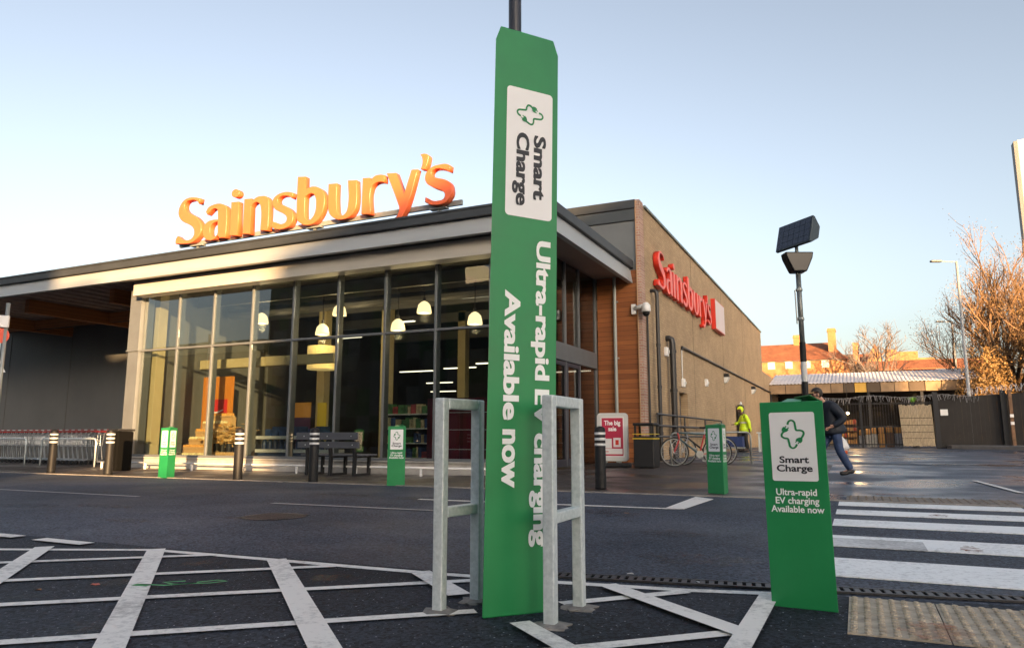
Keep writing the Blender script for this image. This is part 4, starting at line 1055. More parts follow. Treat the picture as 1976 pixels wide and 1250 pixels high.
# ---------------------------------------------------------------- bicycles and stands
def bicycle(label, loc, rz, c1, c2, group):
    t = thing('bicycle', label, 'bicycle', loc, rz, group)
    W = 0.335
    for x in (0.0, 1.02):
        mb = MB(); n = 36
        mb.tube([(x + W * math.cos(2 * math.pi * k / n), 0, W + 0.005 + W * math.sin(2 * math.pi * k / n)) for k in range(n)], 0.017, 6, closed=True)
        wh = mb.build('wheel', M['black'], t, local=True)
        mb = MB()
        mb.tube([(x + (W - 0.024) * math.cos(2 * math.pi * k / n), 0, W + 0.005 + (W - 0.024) * math.sin(2 * math.pi * k / n)) for k in range(n)], 0.011, 5, closed=True)
        mb.build('rim', M['grey_pipe'], wh, local=True)
        mb = MB()
        for k in range(20):
            a = 2 * math.pi * k / 20; s_ = 0.03 if k % 2 else -0.03
            mb.tube([(x, s_, W), (x + (W - 0.03) * math.cos(a), 0, W + (W - 0.03) * math.sin(a))], 0.0018, 3)
        mb.tube([(x, -0.04, W), (x, 0.04, W)], 0.02, 8); mb.build('spokes', M['chrome'], wh, local=True)
    hub_f, hub_r = Vector((0, 0, W)), Vector((1.02, 0, W)); bb = Vector((0.60, 0, 0.29)); st = Vector((0.73, 0, 0.76)); hd0 = Vector((0.13, 0, 0.66)); hd1 = Vector((0.10, 0, 0.80))
    mb = MB(); mb.tube([hd1, st], 0.018, 8); mb.tube([hd0, bb], 0.022, 8); mb.build('frame', c1, t, local=True)
    mb = MB(); mb.tube([bb, st], 0.017, 8)
    for s_ in (-0.06, 0.06): mb.tube([bb, hub_r + Vector((0, s_, 0))], 0.010, 6); mb.tube([st - Vector((0.01, 0, 0.05)), hub_r + Vector((0, s_, 0))], 0.009, 6)
    mb.build('rear_triangle', c2, t, local=True)
    mb = MB()
    for s_ in (-0.05, 0.05): mb.tube([hd0, hd0 + Vector((-0.015, s_, -0.05)), hub_f + Vector((0, s_, 0))], 0.012, 6)
    mb.tube([hd0, hd1], 0.02, 8); mb.build('fork', c2, t, local=True)
    mb = MB(); mb.tube([hd1, hd1 + Vector((-0.03, 0, 0.08)), hd1 + Vector((-0.09, 0, 0.10))], 0.013, 6)
    mb.tube([hd1 + Vector((-0.06, -0.27, 0.10)), hd1 + Vector((-0.10, -0.12, 0.11)), hd1 + Vector((-0.10, 0.12, 0.11)), hd1 + Vector((-0.06, 0.27, 0.10))], 0.013, 6); mb.build('handlebar', M['black'], t, local=True)
    mb = MB(); mb.tube([st, Vector((0.755, 0, 0.9))], 0.013, 6)
    sd = mb.build('seat_post', M['chrome'], t, local=True)
    mb = MB(); mb.prism([(0.62, -0.015), (0.7, -0.03), (0.86, -0.07), (0.9, -0.04), (0.9, 0.04), (0.86, 0.07), (0.7, 0.03), (0.62, 0.015)], 0.90, 0.945); mb.build('saddle', M['black'], t, local=True, bevel=0.012)
    mb = MB(); mb.lathe([(0.09, -0.004), (0.09, 0.004)], (0, 0, 0), 20); mb.xf(Matrix.Translation((bb.x, -0.05, bb.z)) @ Matrix.Rotation(R(90), 4, 'X')); mb.tube([(bb.x, -0.07, bb.z), (bb.x + 0.08, -0.07, bb.z - 0.14)], 0.01, 6); mb.tube([(bb.x, 0.07, bb.z), (bb.x - 0.08, 0.07, bb.z + 0.14)], 0.01, 6)
    mb.box(bb.x + 0.04, bb.x + 0.13, -0.15, -0.07, bb.z - 0.155, bb.z - 0.135); mb.box(bb.x - 0.13, bb.x - 0.04, 0.07, 0.15, bb.z + 0.13, bb.z + 0.15); mb.build('crankset', M['grey_pipe'], t, local=True)
    return t
red = mat('red_cycle_paint', (0.4, 0.03, 0.03), 0.3); teal = mat('dark_teal_cycle_paint', (0.02, 0.06, 0.07), 0.3); gy = mat('pale_cycle_paint', (0.3, 0.3, 0.32), 0.35)
bicycle('dark teal and red bicycle nearest the litter bin, locked to the stand', (-4.02, 17.7, 0.14), R(22), teal, red, 'bicycles by the side wall')
bicycle('black bicycle behind the teal one, partly hidden by the charging sign', (-3.95, 18.35, 0.155), R(27), M['black'], gy, 'bicycles by the side wall')
for (x, y, lab) in ((-4.0, 17.95, 'pale steel cycle stand beside the teal bicycle'), (-3.3, 19.0, 'pale steel cycle stand behind the charging sign')):
    t = thing('cycle_stand', lab, 'cycle stand', (x, y, gz(x, y)), R(22), 'cycle stands')
    mb = MB(); mb.tube([(-0.15, 0, 0), (-0.15, 0, 0.70), (-0.12, 0, 0.76), (-0.06, 0, 0.79), (0.82, 0, 0.79), (0.88, 0, 0.76), (0.91, 0, 0.70), (0.91, 0, 0)], 0.024, 8); mb.build('loop', M['grey_pipe'], t, smooth=True, local=True)
    for px in (-0.15, 0.91): MB().lathe([(0.07, 0), (0.065, 0.012)], (px, 0, 0), 12).build('base_plate', M['grey_pipe'], t, local=True)

# ---------------------------------------------------------------- people
def skin(joints, edges, root, sub=2):
    """one continuous surface grown round a skeleton: joints = {name: (x, y, z, r)}"""
    ids = list(joints); idx = {n: i for i, n in enumerate(ids)}
    me = bpy.data.meshes.new('skin'); me.from_pydata([joints[n][:3] for n in ids], [(idx[a], idx[b]) for a, b in edges], []); me.update()
    o = bpy.data.objects.new('skin', me); C.objects.link(o)
    md = o.modifiers.new('skin', 'SKIN'); md.use_smooth_shade = True; md.branch_smoothing = 0.6
    sv = me.skin_vertices[0].data
    for n in ids:
        r = joints[n][3]; r = r if isinstance(r, tuple) else (r, r)
        sv[idx[n]].radius = r; sv[idx[n]].use_root = (n == root)
    s2 = o.modifiers.new('sub', 'SUBSURF'); s2.levels = sub; s2.render_levels = sub
    dg = bpy.context.evaluated_depsgraph_get()
    out = bpy.data.meshes.new_from_object(o.evaluated_get(dg))
    bpy.data.objects.remove(o)
    for p in out.polygons: p.use_smooth = True
    return out

def chain(names): return list(zip(names[:-1], names[1:]))

def person(label, loc, rz, J, hand, mats, coat_len, bag=None, hood=False, scale=1.0, bulk=1.0):
    """J: joint positions of a figure facing +x (z up, +y its left)"""
    t = thing('person', label, 'person', loc, rz)
    t.scale = (scale,) * 3
    r = dict(pelvis=0.125, waist=0.12, chest=0.15, neck0=0.065, neck=0.055, head=0.092, crown=0.075, jaw=0.055, hipL=0.095, hipR=0.095, kneeL=0.062, kneeR=0.062, ankL=0.042, ankR=0.042, toeL=0.038, toeR=0.038,
             shL=0.068, shR=0.068, elL=0.046, elR=0.046, wrL=0.03, wrR=0.03, palmL=0.034, palmR=0.034)
    jt = {k: (*J[k], r[k]) for k in r}
    ed = [('pelvis', 'waist'), ('waist', 'chest'), ('chest', 'neck0'), ('neck0', 'neck'), ('neck', 'head'), ('head', 'crown'), ('head', 'jaw')]
    for s in 'LR':
        ed += [('pelvis', 'hip' + s), ('hip' + s, 'knee' + s), ('knee' + s, 'ank' + s), ('ank' + s, 'toe' + s), ('chest', 'sh' + s), ('sh' + s, 'el' + s), ('el' + s, 'wr' + s), ('wr' + s, 'palm' + s)]
        d = (Vector(J['palm' + s]) - Vector(J['wr' + s])).normalized(); side = Vector((1, 0, 0.1)).cross(d).normalized() if abs(d.x) < 0.9 else Vector((0, 0, 1)); fw = d.cross(side).normalized()
        for i, (o_, l_) in enumerate(((-1.5, .062), (-.5, .075), (.5, .072), (1.5, .055))):
            a = Vector(J['palm' + s]) + d * 0.035 + fw * o_ * 0.017; b = a + d * l_ * 0.55; c = b + (d * 0.8 + side * 0.5) * l_ * 0.45
            n1, n2 = 'f%d%s' % (i, s), 'g%d%s' % (i, s)
            jt[n1] = (*b, 0.0095); jt[n2] = (*c, 0.008); ed += [('palm' + s, n1), (n1, n2)]
        a = Vector(J['wr' + s]) + d * 0.03 + fw * 0.035; b = a + (d * 0.6 + fw * 0.5) * 0.045
        jt['t0' + s] = (*a, 0.011); jt['t1' + s] = (*b, 0.009); ed += [('wr' + s, 't0' + s), ('t0' + s, 't1' + s)]
    body = skin(jt, ed, 'pelvis')
    link_mesh('body', body, mats['skin'], t, smooth=True)
    g = lambda n, e: (*J[n], r[n] + e)
    # trousers
    tj = {n: g(n, 0.0) for n in ('pelvis', 'hipL', 'hipR', 'kneeL', 'kneeR', 'ankL', 'ankR')}
    for s in 'LR': tj['ank' + s] = (*[a * 1.02 - b * 0.02 for a, b in zip(J['ank' + s], J['knee' + s])], 0.072); tj['knee' + s] = (*J['knee' + s], 0.085); tj['hip' + s] = (*J['hip' + s], 0.102)
    link_mesh('trousers', skin(tj, [('pelvis', 'hipL'), ('pelvis', 'hipR'), ('hipL', 'kneeL'), ('kneeL', 'ankL'), ('hipR', 'kneeR'), ('kneeR', 'ankR')], 'pelvis'), mats['trousers'], t, smooth=True)
    for s in 'LR':
        a = Vector(J['ank' + s]); b = Vector(J['toe' + s]); d = (b - a); d.z = 0; d.normalize()
        sj = {'a': (*(a + Vector((0, 0, 0.01))), 0.058), 'h': (*(a - d * 0.05 - Vector((0, 0, 0.045))), 0.045), 'm': (*((a + b) / 2 - Vector((0, 0, 0.02))), 0.05), 't': (*(b + d * 0.04), 0.043)}
        link_mesh('shoe', skin(sj, [('a', 'm'), ('a', 'h'), ('m', 't')], 'a', 1), mats['shoes'], t, smooth=True)
    # coat with sleeves, collar and hem
    hem = [a + (b - a) * 0 for a, b in zip(J['pelvis'], J['waist'])]; hem[2] -= coat_len; hem[0] -= coat_len * 0.1
    B_ = bulk
    cj = {'hem': (*hem, (0.25, 0.27)), 'pelvis': (*J['pelvis'], (0.235, 0.26)), 'waist': (*J['waist'], (0.165 * B_, 0.19)), 'chest': (*J['chest'], (0.175 * B_, 0.20)), 'neck0': (*J['neck0'], 0.095)}
    for s in 'LR':
        cj['sh' + s] = g('sh' + s, 0.032 * B_); cj['el' + s] = g('el' + s, 0.034 * B_); cj['wr' + s] = (*[a * 0.55 + b * 0.45 for a, b in zip(J['wr' + s], J['palm' + s])], 0.054)
    link_mesh('coat', skin(cj, [('hem', 'pelvis'), ('pelvis', 'waist'), ('waist', 'chest'), ('chest', 'neck0'), ('chest', 'shL'), ('shL', 'elL'), ('elL', 'wrL'), ('chest', 'shR'), ('shR', 'elR'), ('elR', 'wrR')], 'chest'), mats['coat'], t, smooth=True)
    # hair or hood, eyes, nose, ears
    hd = Vector(J['head']); cr = Vector(J['crown']); up = (cr - hd).normalized(); lf = Vector((0, 1, 0)); fw = lf.cross(up).normalized()
    m3 = Matrix((fw, lf, up)).transposed()
    mb = MB(); mb.sphere((-0.018, 0, 0.045), 0.112 if not hood else 0.128, 12, (1.0, 0.92, 1.0)); mb.v = [tuple(hd + m3 @ Vector(v)) for v in mb.v]
    keep = []
    for f in mb.f:
        c = sum((Vector(mb.v[i]) for i in f), Vector()) / len(f) - hd; loc_ = m3.transposed() @ c
        if loc_.z > 0.075 or loc_.x < -0.01: keep.append(f)
    mb.f = keep; mb.build('hood' if hood else 'hair', mats['hair'], t, smooth=True, local=True)
    mb = MB(); mb.sphere((0.098, 0, 0.0), 0.018, 8, (1.1, 0.8, 1.5))
    for s in (-1, 1): mb.sphere((0.0, s * 0.092, 0.01), 0.022, 8, (0.9, 0.4, 1.5))
    mb.v = [tuple(hd + m3 @ Vector(v)) for v in mb.v]; mb.build('nose_and_ears', mats['skin'], t, smooth=True, local=True)
    mb = MB()
    for s in (-1, 1): mb.sphere((0.083, s * 0.034, 0.03), 0.011, 6)
    mb.v = [tuple(hd + m3 @ Vector(v)) for v in mb.v]; mb.build('eyes', M['black'], t, local=True)
    return t

SKIN = mat('skin', (0.42, 0.23, 0.16), 0.5); SKIND = mat('dark_skin', (0.14, 0.075, 0.05), 0.5)
J1 = dict(pelvis=(.17, 0, .90), waist=(.20, 0, 1.05), chest=(.26, 0, 1.27), neck0=(.34, 0, 1.43), neck=(.39, 0, 1.48), head=(.46, 0, 1.555), crown=(.475, 0, 1.64), jaw=(.515, 0, 1.51),
          hipL=(.17, .09, .86), hipR=(.18, -.09, .86), kneeL=(.12, .10, .48), kneeR=(.40, -.10, .50), ankL=(-.07, .11, .12), ankR=(.46, -.10, .10), toeL=(.12, .12, .055), toeR=(.64, -.11, .06),
          shL=(.25, .20, 1.36), shR=(.27, -.20, 1.36), elL=(.06, .28, 1.09), elR=(.10, -.27, 1.09), wrL=(.26, .25, .96), wrR=(.02, -.27, .86), palmL=(.32, .22, .93), palmR=(0.0, -.27, .79))
man = person('person in a navy coat and jeans striding left behind the nearest bollard sign, head bowed', (-0.27, 15.7, gz(-0.27, 15.7)), R(205.2), J1, None,
       dict(skin=SKIN, trousers=mat('blue_denim', (0.03, 0.055, 0.13), 0.8, var=0.3, vscale=8, bump=0.3, bscale=40), shoes=M['black'], coat=mat('navy_coat_cloth', (0.008, 0.013, 0.024), 0.65, var=0.3, vscale=6, bump=0.3, bscale=18), hair=mat('dark_brown_hair', (0.025, 0.018, 0.014), 0.6)), 0.13, bulk=1.28)
t = thing('carrier_bag', 'white carrier bag with an orange base hanging from the striding person', 'bag', (-0.31, 15.94, 0.6))
def sag(zs):
    mb = MB(); n = 14; N = len(zs)
    for i, (z, rx, ry) in enumerate(zs):
        for k in range(n):
            a = 2 * math.pi * k / n; f = 1 + 0.12 * math.sin(k * 2.3 + i * 1.7)
            mb.v.append((-0.31 + rx * math.cos(a) * f, 15.94 + ry * math.sin(a) * f, z))
    for i in range(N - 1):
        for k in range(n): mb.f.append((i * n + k, i * n + (k + 1) % n, (i + 1) * n + (k + 1) % n, (i + 1) * n + k))
    mb.f.append(tuple(reversed(range(n)))); mb.f.append(tuple((N - 1) * n + k for k in range(n)))
    return mb
sag([(0.58, 0.10, 0.08), (0.63, 0.14, 0.11), (0.70, 0.13, 0.10), (0.78, 0.09, 0.07), (0.85, 0.03, 0.02)]).build('bag', M['white'], t, smooth=True)
sag([(0.50, 0.04, 0.04), (0.52, 0.10, 0.08), (0.579, 0.105, 0.085)]).build('base', mat('orange_bag_print', (0.6, 0.1, 0.02), 0.5), t, smooth=True)
J2 = dict(pelvis=(0, 0, .92), waist=(.01, 0, 1.08), chest=(.04, 0, 1.30), neck0=(.08, 0, 1.45), neck=(.11, 0, 1.50), head=(.16, 0, 1.58), crown=(.185, 0, 1.665), jaw=(.215, 0, 1.53),
          hipL=(0, .09, .88), hipR=(0, -.09, .88), kneeL=(.03, .10, .50), kneeR=(.07, -.10, .50), ankL=(-.04, .11, .09), ankR=(.06, -.11, .09), toeL=(.13, .13, .05), toeR=(.23, -.12, .05),
          shL=(.03, .20, 1.38), shR=(.04, -.20, 1.38), elL=(-.08, .27, 1.12), elR=(.14, -.25, 1.13), wrL=(-.10, .26, .90), wrR=(.34, -.18, 1.06), palmL=(-.10, .25, .82), palmR=(.41, -.15, 1.05))
wk = person('person in a yellow hi-vis coat with hood standing by the brick wall', (-4.12, 31.0, gz(-4.1, 31)), R(202), J2, None,
       dict(skin=SKIND, trousers=mat('black_work_trousers', (0.008, 0.008, 0.009), 0.8), shoes=M['black'], coat=mat('hi_vis_yellow', (0.62, 0.85, 0.02), 0.5, var=0.15, vscale=9, bump=0.3, bscale=20), hair=mat('hi_vis_hood', (0.62, 0.80, 0.02), 0.5)), 0.22, hood=True, scale=1.05)
mb = MB()
for z in (1.12, 0.88): mb.lathe([(0.205, -0.025), (0.207, 0.025)], (0.0, 0, z), 20)
mb.build('reflective_tape', M['band'], wk, local=True)

# ---------------------------------------------------------------- solar beacon
t = thing('solar_beacon', 'black and white banded crossing post topped by a tilted solar panel', 'beacon', (-0.74, 13.0, 0.03))
zz = [0.0, 0.62, 1.0, 1.38, 1.72, 2.05, 2.38]
for i, (a, b) in enumerate(zip(zz[:-1], zz[1:])):
    MB().lathe([(0.05, a), (0.05, b)], (-0.74, 13.0, 0.03), 16).build('band', M['blackpost'] if i % 2 == 1 else M['offwhite'], t, smooth=False)
MB().tube([(-0.74, 13.0, 2.40), (-0.74, 13.0, 3.62)], 0.042, 14).build('pole', mat('grey_green_pole', (0.17, 0.185, 0.18), 0.4, metal=0.4), t, smooth=True)
mb = MB()
for z in (2.78, 3.28): mb.lathe([(0.052, 0), (0.056, 0.02), (0.052, 0.05)], (-0.74, 13.0, z), 14)
mb.tube([(-0.80, 12.96, 2.72), (-0.805, 12.96, 3.3)], 0.012, 6); mb.build('clamp', M['grey_pipe'], t)
RB = Matrix.Rotation(R(12), 4, 'Z')
mb = MB(); mb.lathe([(0.085, 0), (0.12, 0.06), (0.20, 0.22), (0.235, 0.32), (0.235, 0.36)], (0, 0, 0), 4)
mb = MB(); mb.prism_y([(-0.11, 0), (0.11, 0), (0.14, 0.06), (0.22, 0.24), (0.24, 0.34), (-0.24, 0.34), (-0.22, 0.24), (-0.14, 0.06)], -0.12, 0.12)
mb.xf(Matrix.Translation((-0.74, 13.0, 3.60)) @ Matrix.Rotation(R(25), 4, 'Z')); mb.build('lamp_housing', M['blackgloss'], t, bevel=0.02)
mb = MB(); mb.tube([(-0.74, 13.0, 3.93), (-0.74, 13.0, 4.06)], 0.03, 10); mb.build('neck', M['grey_pipe'], t)
PM = Matrix.Translation((-0.75, 13.0, 4.27)) @ Matrix.Rotation(R(-36), 4, 'Z') @ Matrix.Rotation(R(-3), 4, 'Y') @ Matrix.Rotation(R(-18), 4, 'X')
mb = MB(); mb.prism_x([(-0.03, -0.25), (0.02, -0.25), (0.17, -0.10), (0.17, 0.12), (0.02, 0.25), (-0.03, 0.25)], -0.36, 0.36); mb.xf(PM); sh = mb.build('panel_case', mat('dark_grey_casing', (0.03, 0.045, 0.055), 0.4), t, bevel=0.01)
mb = MB()
for i in range(6):
    for j in range(4): mb.box(-0.335 + i * 0.112, -0.335 + i * 0.112 + 0.106, -0.034, -0.031, -0.225 + j * 0.113, -0.225 + j * 0.113 + 0.108)
mb.xf(PM); mb.build('solar_cells', mat('solar_cell_blue', (0.012, 0.018, 0.04), 0.15, metal=0.2, coat=0.6), sh)

# ---------------------------------------------------------------- things inside the shop window
def stand(name, label, cat, loc): return thing(name, label, cat, loc)
t = stand('produce_stand', 'stepped stand piled with sunlit produce trays inside the shop window', 'produce stand', (-17.4, 15.6, 0.06))
tray = mat('tray_wood', (0.6, 0.38, 0.17), 0.7); frA = mat('orange_produce', (0.75, 0.36, 0.08), 0.6, var=0.4, vscale=14); frB = mat('pale_produce', (0.8, 0.65, 0.36), 0.7, var=0.4, vscale=14)
for j in range(6):
    y = 15.3 + j * 0.16; z = 0.27 + j * 0.23
    MB().box(-18.05 + j * 0.07, -16.75, y, y + 0.17, 0.06, z).build('step', tray, t)
    mb = MB(); mf = MB(); x = -18.02 + j * 0.07
    while x < -17.0:
        mb.box(x, x + 0.29, y - 0.05, y + 0.14, z + 0.002, z + 0.05)
        for q in range(6): (mf).sphere((x + 0.04 + (q % 3) * 0.1, y + 0.0 + (q // 3) * 0.08, z + 0.075), random.uniform(0.04, 0.055), 6)
        x += 0.31
    mb.build('tray', tray, t); mf.build('produce', frA if j % 2 else frB, t)
t = stand('flower_stand', 'display of autumn bouquets inside the window right of the produce stand', 'flower stand', (-16.1, 15.4, 0.06))
MB().box(-16.7, -15.5, 15.2, 15.8, 0.06, 0.42).build('counter', tray, t)
for i in range(4): MB().lathe([(0.08, 0.42), (0.1, 0.66)], (-16.5 + i * 0.25, 15.35, 0), 10).build('bucket', M['black'], t)
fl = MB(); 
for k in range(360):
    c = Vector((random.gauss(-16.12, 0.3), random.gauss(15.4, 0.14), random.gauss(0.88, 0.14))); a = random.random() * 6.3; b = random.random() * 3
    fl.obox(c, (0.085, 0.012, 0.07), Matrix.Rotation(a, 3, 'Z') @ Matrix.Rotation(b, 3, 'X'))
fl.build('flowers', mat('autumn_flowers', (0.55, 0.25, 0.04), 0.6, col2=(0.5, 0.4, 0.2), vscale=7), t)
t = thing('drum_lamp', 'wide glowing yellow drum lamp below the transom in the fifth bay', 'lamp', (-15.05, 18, 2.9))
MB().lathe([(0.46, 2.92), (0.46, 3.64)], (-15.05, 18, 0), 24).build('drum', mat('glowing_drum', (0.8, 0.6, 0.25), 0.6, emit=(1, 0.66, 0.22), estr=0.16, var=0.3, vscale=3), t)
MB().tube([(-15.05, 18, 3.65), (-15.05, 18, 5.2)], 0.012, 6).build('cord', M['darkpole'], t)
t = stand('promo_board', 'orange promotional board with a red name plaque standing in the shop', 'board', (-17.85, 16.5, 0.06))
MB().box(-18.45, -17.25, 16.5, 16.6, 0.06, 2.68).build('board', mat('orange_board', (0.62, 0.22, 0.03), 0.5), t)
pq = MB().box(-18.22, -17.38, 16.475, 16.498, 1.5, 1.98).build('plaque', mat('red_plaque', (0.6, 0.03, 0.03), 0.4), t)
link_mesh('lettering', place(fit(text_mesh('argos', 1, 0.03), -18.1, -17.5, 1.72, 1.92), Matrix.Translation((0, 16.47, 0)) @ XZ), M['whiteprint'], pq)
mb = MB(); ribbon(mb, [(-18.05, 1.63), (-17.8, 1.58), (-17.52, 1.66)], 0.04); mb.v = [(x, 16.47, z) for x, _, z in mb.v]; mb.build('smile_mark', M['whiteprint'], pq)
t = stand('chiller_cabinet', 'low white and blue chiller unit inside the window behind the bench', 'chiller', (-14.0, 15.6, 0.06))
MB().box(-15.0, -12.5, 15.4, 16.0, 0.06, 0.40).build('base', mat('blue_panel', (0.03, 0.05, 0.11), 0.5), t)
for z in (0.42, 0.78): MB().box(-15.05, -12.5, 15.35, 16.0, z, z + 0.09).build('shelf', M['offwhite'], t, bevel=0.01)
for i in range(12): MB().lathe([(0.07, 0.515), (0.07, 0.72), (0.03, 0.77)], (-14.9 + i * 0.2, 15.55, 0), 10).build('bottle', mat('blue_bottle', (0.02, 0.04, 0.1), 0.3) if i == 0 else bpy.data.materials['blue_bottle'], t)
mb = MB()
for i in range(9): mb.box(-14.8 + i * 0.25, -14.6 + i * 0.25, 15.45, 15.8, 0.873, 1.05 + 0.08 * math.sin(i * 2.1))
mb.build('packs', mat('blue_packs', (0.03, 0.06, 0.16), 0.5, var=0.4, vscale=9), t)
t = stand('drinks_cabinet', 'tall dark red drinks cabinet inside the right end of the shop window', 'cabinet', (-8.6, 15.3, 0.06))
MB().box(-9.3, -7.3, 15.0, 15.7, 0.06, 1.75).build('case', mat('dark_red_case', (0.09, 0.006, 0.012), 0.4), t)
for x in (-9.2, -8.3): 
    MB().box(x, x + 0.8, 14.97, 14.998, 0.2, 1.65).build('door', mat('maroon_door', (0.13, 0.008, 0.018), 0.3), t)
for z in (0.55, 1.0, 1.4): MB().box(-9.1, -7.5, 14.955, 14.968, z, z + 0.015).build('shelf_edge', M['offwhite'], t)
t = stand('notice_board', 'orange and white notice board with a purple foot inside the third sunlit pane', 'board', (-15.7, 18.2, 0.06))
MB().box(-16.3, -15.62, 18.2, 18.25, 1.45, 1.92).build('sheet', mat('amber_sheet', (0.6, 0.3, 0.06), 0.5), t)
MB().box(-16.3, -15.62, 18.2, 18.25, 0.3, 1.445).build('foot', mat('purple_sheet', (0.07, 0.03, 0.09), 0.5), t)
MB().box(-15.33, -15.0, 18.2, 18.25, 1.0, 1.9).build('side_sheet', mat('yellow_sheet', (0.62, 0.48, 0.05), 0.5), t)
def pendant(label, x, y, z):
    t = thing('pendant_lamp', label, 'lamp', (x, y, z), 0, 'bell pendant lamps')
    mb = MB(); mb.lathe([(0.205, 0.02), (0.20, 0.10), (0.165, 0.25), (0.09, 0.33), (0.03, 0.36)], (0, 0, 0), 18); mb.build('shade', M['lamp'], t, smooth=True, local=True)
    mb = MB(); mb.tube([(0, 0, 0.36), (0, 0, 5.2 - z)], 0.012, 6); mb.lathe([(0.04, 0.36), (0.04, 0.46)], (0, 0, 0), 10); mb.build('cord', M['darkpole'], t, local=True)
    b = bpy.data.objects.new('bulb', bpy.data.lights.new('bulb', 'POINT')); C.objects.link(b); b.parent = t; b.location = (0, 0, -0.12); b.data.energy = 15; b.data.color = (1, 0.7, 0.34); b.data.shadow_soft_size = 0.12
pendant('glowing bell pendant behind the fourth upper pane', -16.67, 17, 4.32)
pendant('glowing bell pendant behind the mullion right of the sixth upper pane', -13.64, 17, 4.36)
pendant('glowing bell pendant low in the fifth upper pane, touching the transom', -14.25, 17, 3.82)
pendant('glowing bell pendant, largest and highest, in the seventh upper pane', -10.7, 17, 4.22)
pendant('glowing bell pendant low in the seventh upper pane above the transom', -11.56, 17, 3.78)
pendant('glowing bell pendant half cut off by the left edge of the tall totem sign', -9.1, 17, 3.8)
for i, (x, y, z, l) in enumerate(((-16.2, 24, 3.35, 1.5), (-15.9, 25.5, 3.0, 1.2), (-16.6, 27, 2.75, 1.2), (-13.6, 23, 3.3, 1.3), (-11.2, 21, 3.2, 1.2), (-14.0, 20, 4.6, 1.0), (-10.4, 18.5, 4.9, 1.0), (-18.4, 23, 4.7, 1.0), (-9.6, 24, 3.1, 1.3))):
    t = thing('strip_light', 'slim glowing strip light hanging in the dark depth of the shop', 'light', (x, y, z), 0, 'strip lights deep in the shop')
    MB().box(x, x + l, y, y + 0.12, z, z + 0.03).build('tube', M['strip'], t)
    MB().box(x, x + l, y - 0.02, y + 0.14, z + 0.032, z + 0.08).build('housing', M['darkpole'], t)

# shelving runs in the depth of the shop
rs_ = random.Random(12)
sg = [mat('shelf_goods_%s' % n, c, 0.5, var=0.5, vscale=5) for n, c in (('blue', (0.03, 0.06, 0.16)), ('red', (0.25, 0.03, 0.03)), ('cream', (0.4, 0.33, 0.2)), ('green', (0.05, 0.14, 0.05)))]
for q, (x0, y0, lab) in enumerate(((-12.2, 17.2, 'dark shelving run with blue and cream packs behind the bench'), (-10.2, 19.6, 'dark shelving run deep behind the seventh and eighth bays'), (-14.8, 22.5, 'long shelving run deep in the shop under the strip lights'))):
    t = thing('shelving', lab, 'shelves', (x0 + 1.2, y0, 0.06), 0, 'shelving runs inside the shop')
    MB().box(x0, x0 + 2.6, y0 + 0.3, y0 + 0.35, 0.06, 1.75).build('back', M['black'], t)
    for j in range(4):
        MB().box(x0, x0 + 2.6, y0, y0 + 0.3, 0.25 + j * 0.4, 0.28 + j * 0.4).build('shelf', M['offwhite'], t)
        g = [MB() for _ in sg]; x = x0 + 0.03
        while x < x0 + 2.45:
            w_ = rs_.uniform(0.08, 0.2); g[rs_.randrange(4)].box(x, x + w_, y0 + 0.02, y0 + 0.26, 0.282 + j * 0.4, 0.282 + j * 0.4 + rs_.uniform(0.15, 0.3)); x += w_ + 0.015
        for k_, b_2 in enumerate(g):
            if b_2.v: struct(b_2.build('goods', sg[k_], t), 'stuff')
# ---------------------------------------------------------------- yard gate, fences and market canopy at the far end
t = thing('yard_gate', 'black iron bar gate closing the yard at the far end', 'gate', (1.0, 42, 0.28))
for x in (-1.6, 0.22): MB().box(x - 0.06, x + 0.06, 41.94, 42.06, 0.2, 2.95).build('post', M['pipe'], t)
mb = MB()
for z in (0.42, 1.32, 2.5): mb.box(-1.6, 3.5, 41.98, 42.02, z, z + 0.06)
mb.build('rail', M['pipe'], t)
mb = MB(); x = -1.5
while x < 3.45: mb.box(x - 0.013, x + 0.013, 41.985, 42.015, 0.36, 2.62); x += 0.125
mb.build('bars', M['pipe'], t)
t = thing('icicle_lights', 'pale strings and twigs hanging along the top of the yard gate', 'string lights', (1, 41.9, 2.7))
mb = MB(); random.seed(3)
x = -1.6
while x < 6.2:
    z = 2.86 + 0.06 * math.sin(x * 2.1); 
    if random.random() < 0.8: mb.bar((x, 41.85 + random.uniform(-0.1, 0.1), z + random.uniform(-0.05, 0.05)), (x + random.uniform(-0.08, 0.08), 41.85, z - random.uniform(0.06, 0.34)), 0.02)
    mb.bar((x, 41.85, z), (x + 0.06, 41.85, z + random.uniform(-0.03, 0.03)), 0.022); x += 0.05
mb.build('strings', mat('pale_cord', (0.2, 0.2, 0.21), 0.6), t)
t = thing('bamboo_screen', 'pale bamboo screen leaning on the right half of the yard gate', 'screen', (2.72, 41.55, 0.35))
mb = MB(); random.seed(5); x = 2.02
while x < 3.42:
    lean = (3.42 - x) * 0.03
    mb.tube([(x + 0.03, 41.55, 0.36 + random.uniform(0, 0.04)), (x - lean, 41.75, 2.42 + random.uniform(-0.05, 0.03))], 0.026, 6); x += 0.056
mb.build('canes', mat('bamboo_cane', (0.36, 0.29, 0.19), 0.6, var=0.3, vscale=5, stretch=(6, 6, 1)), t)
mb = MB()
for z in (0.75, 1.05, 1.4, 1.75): mb.box(1.98, 3.46, 41.50 + z * 0.09, 41.52 + z * 0.09, z, z + 0.035)
mb.build('batten', mat('dark_batten', (0.09, 0.07, 0.05), 0.8), t)
t = thing('potted_plant', 'bright green strappy plant above the bamboo screen', 'plant', (2.65, 42.6, 0.3))
mb = MB(); random.seed(8)
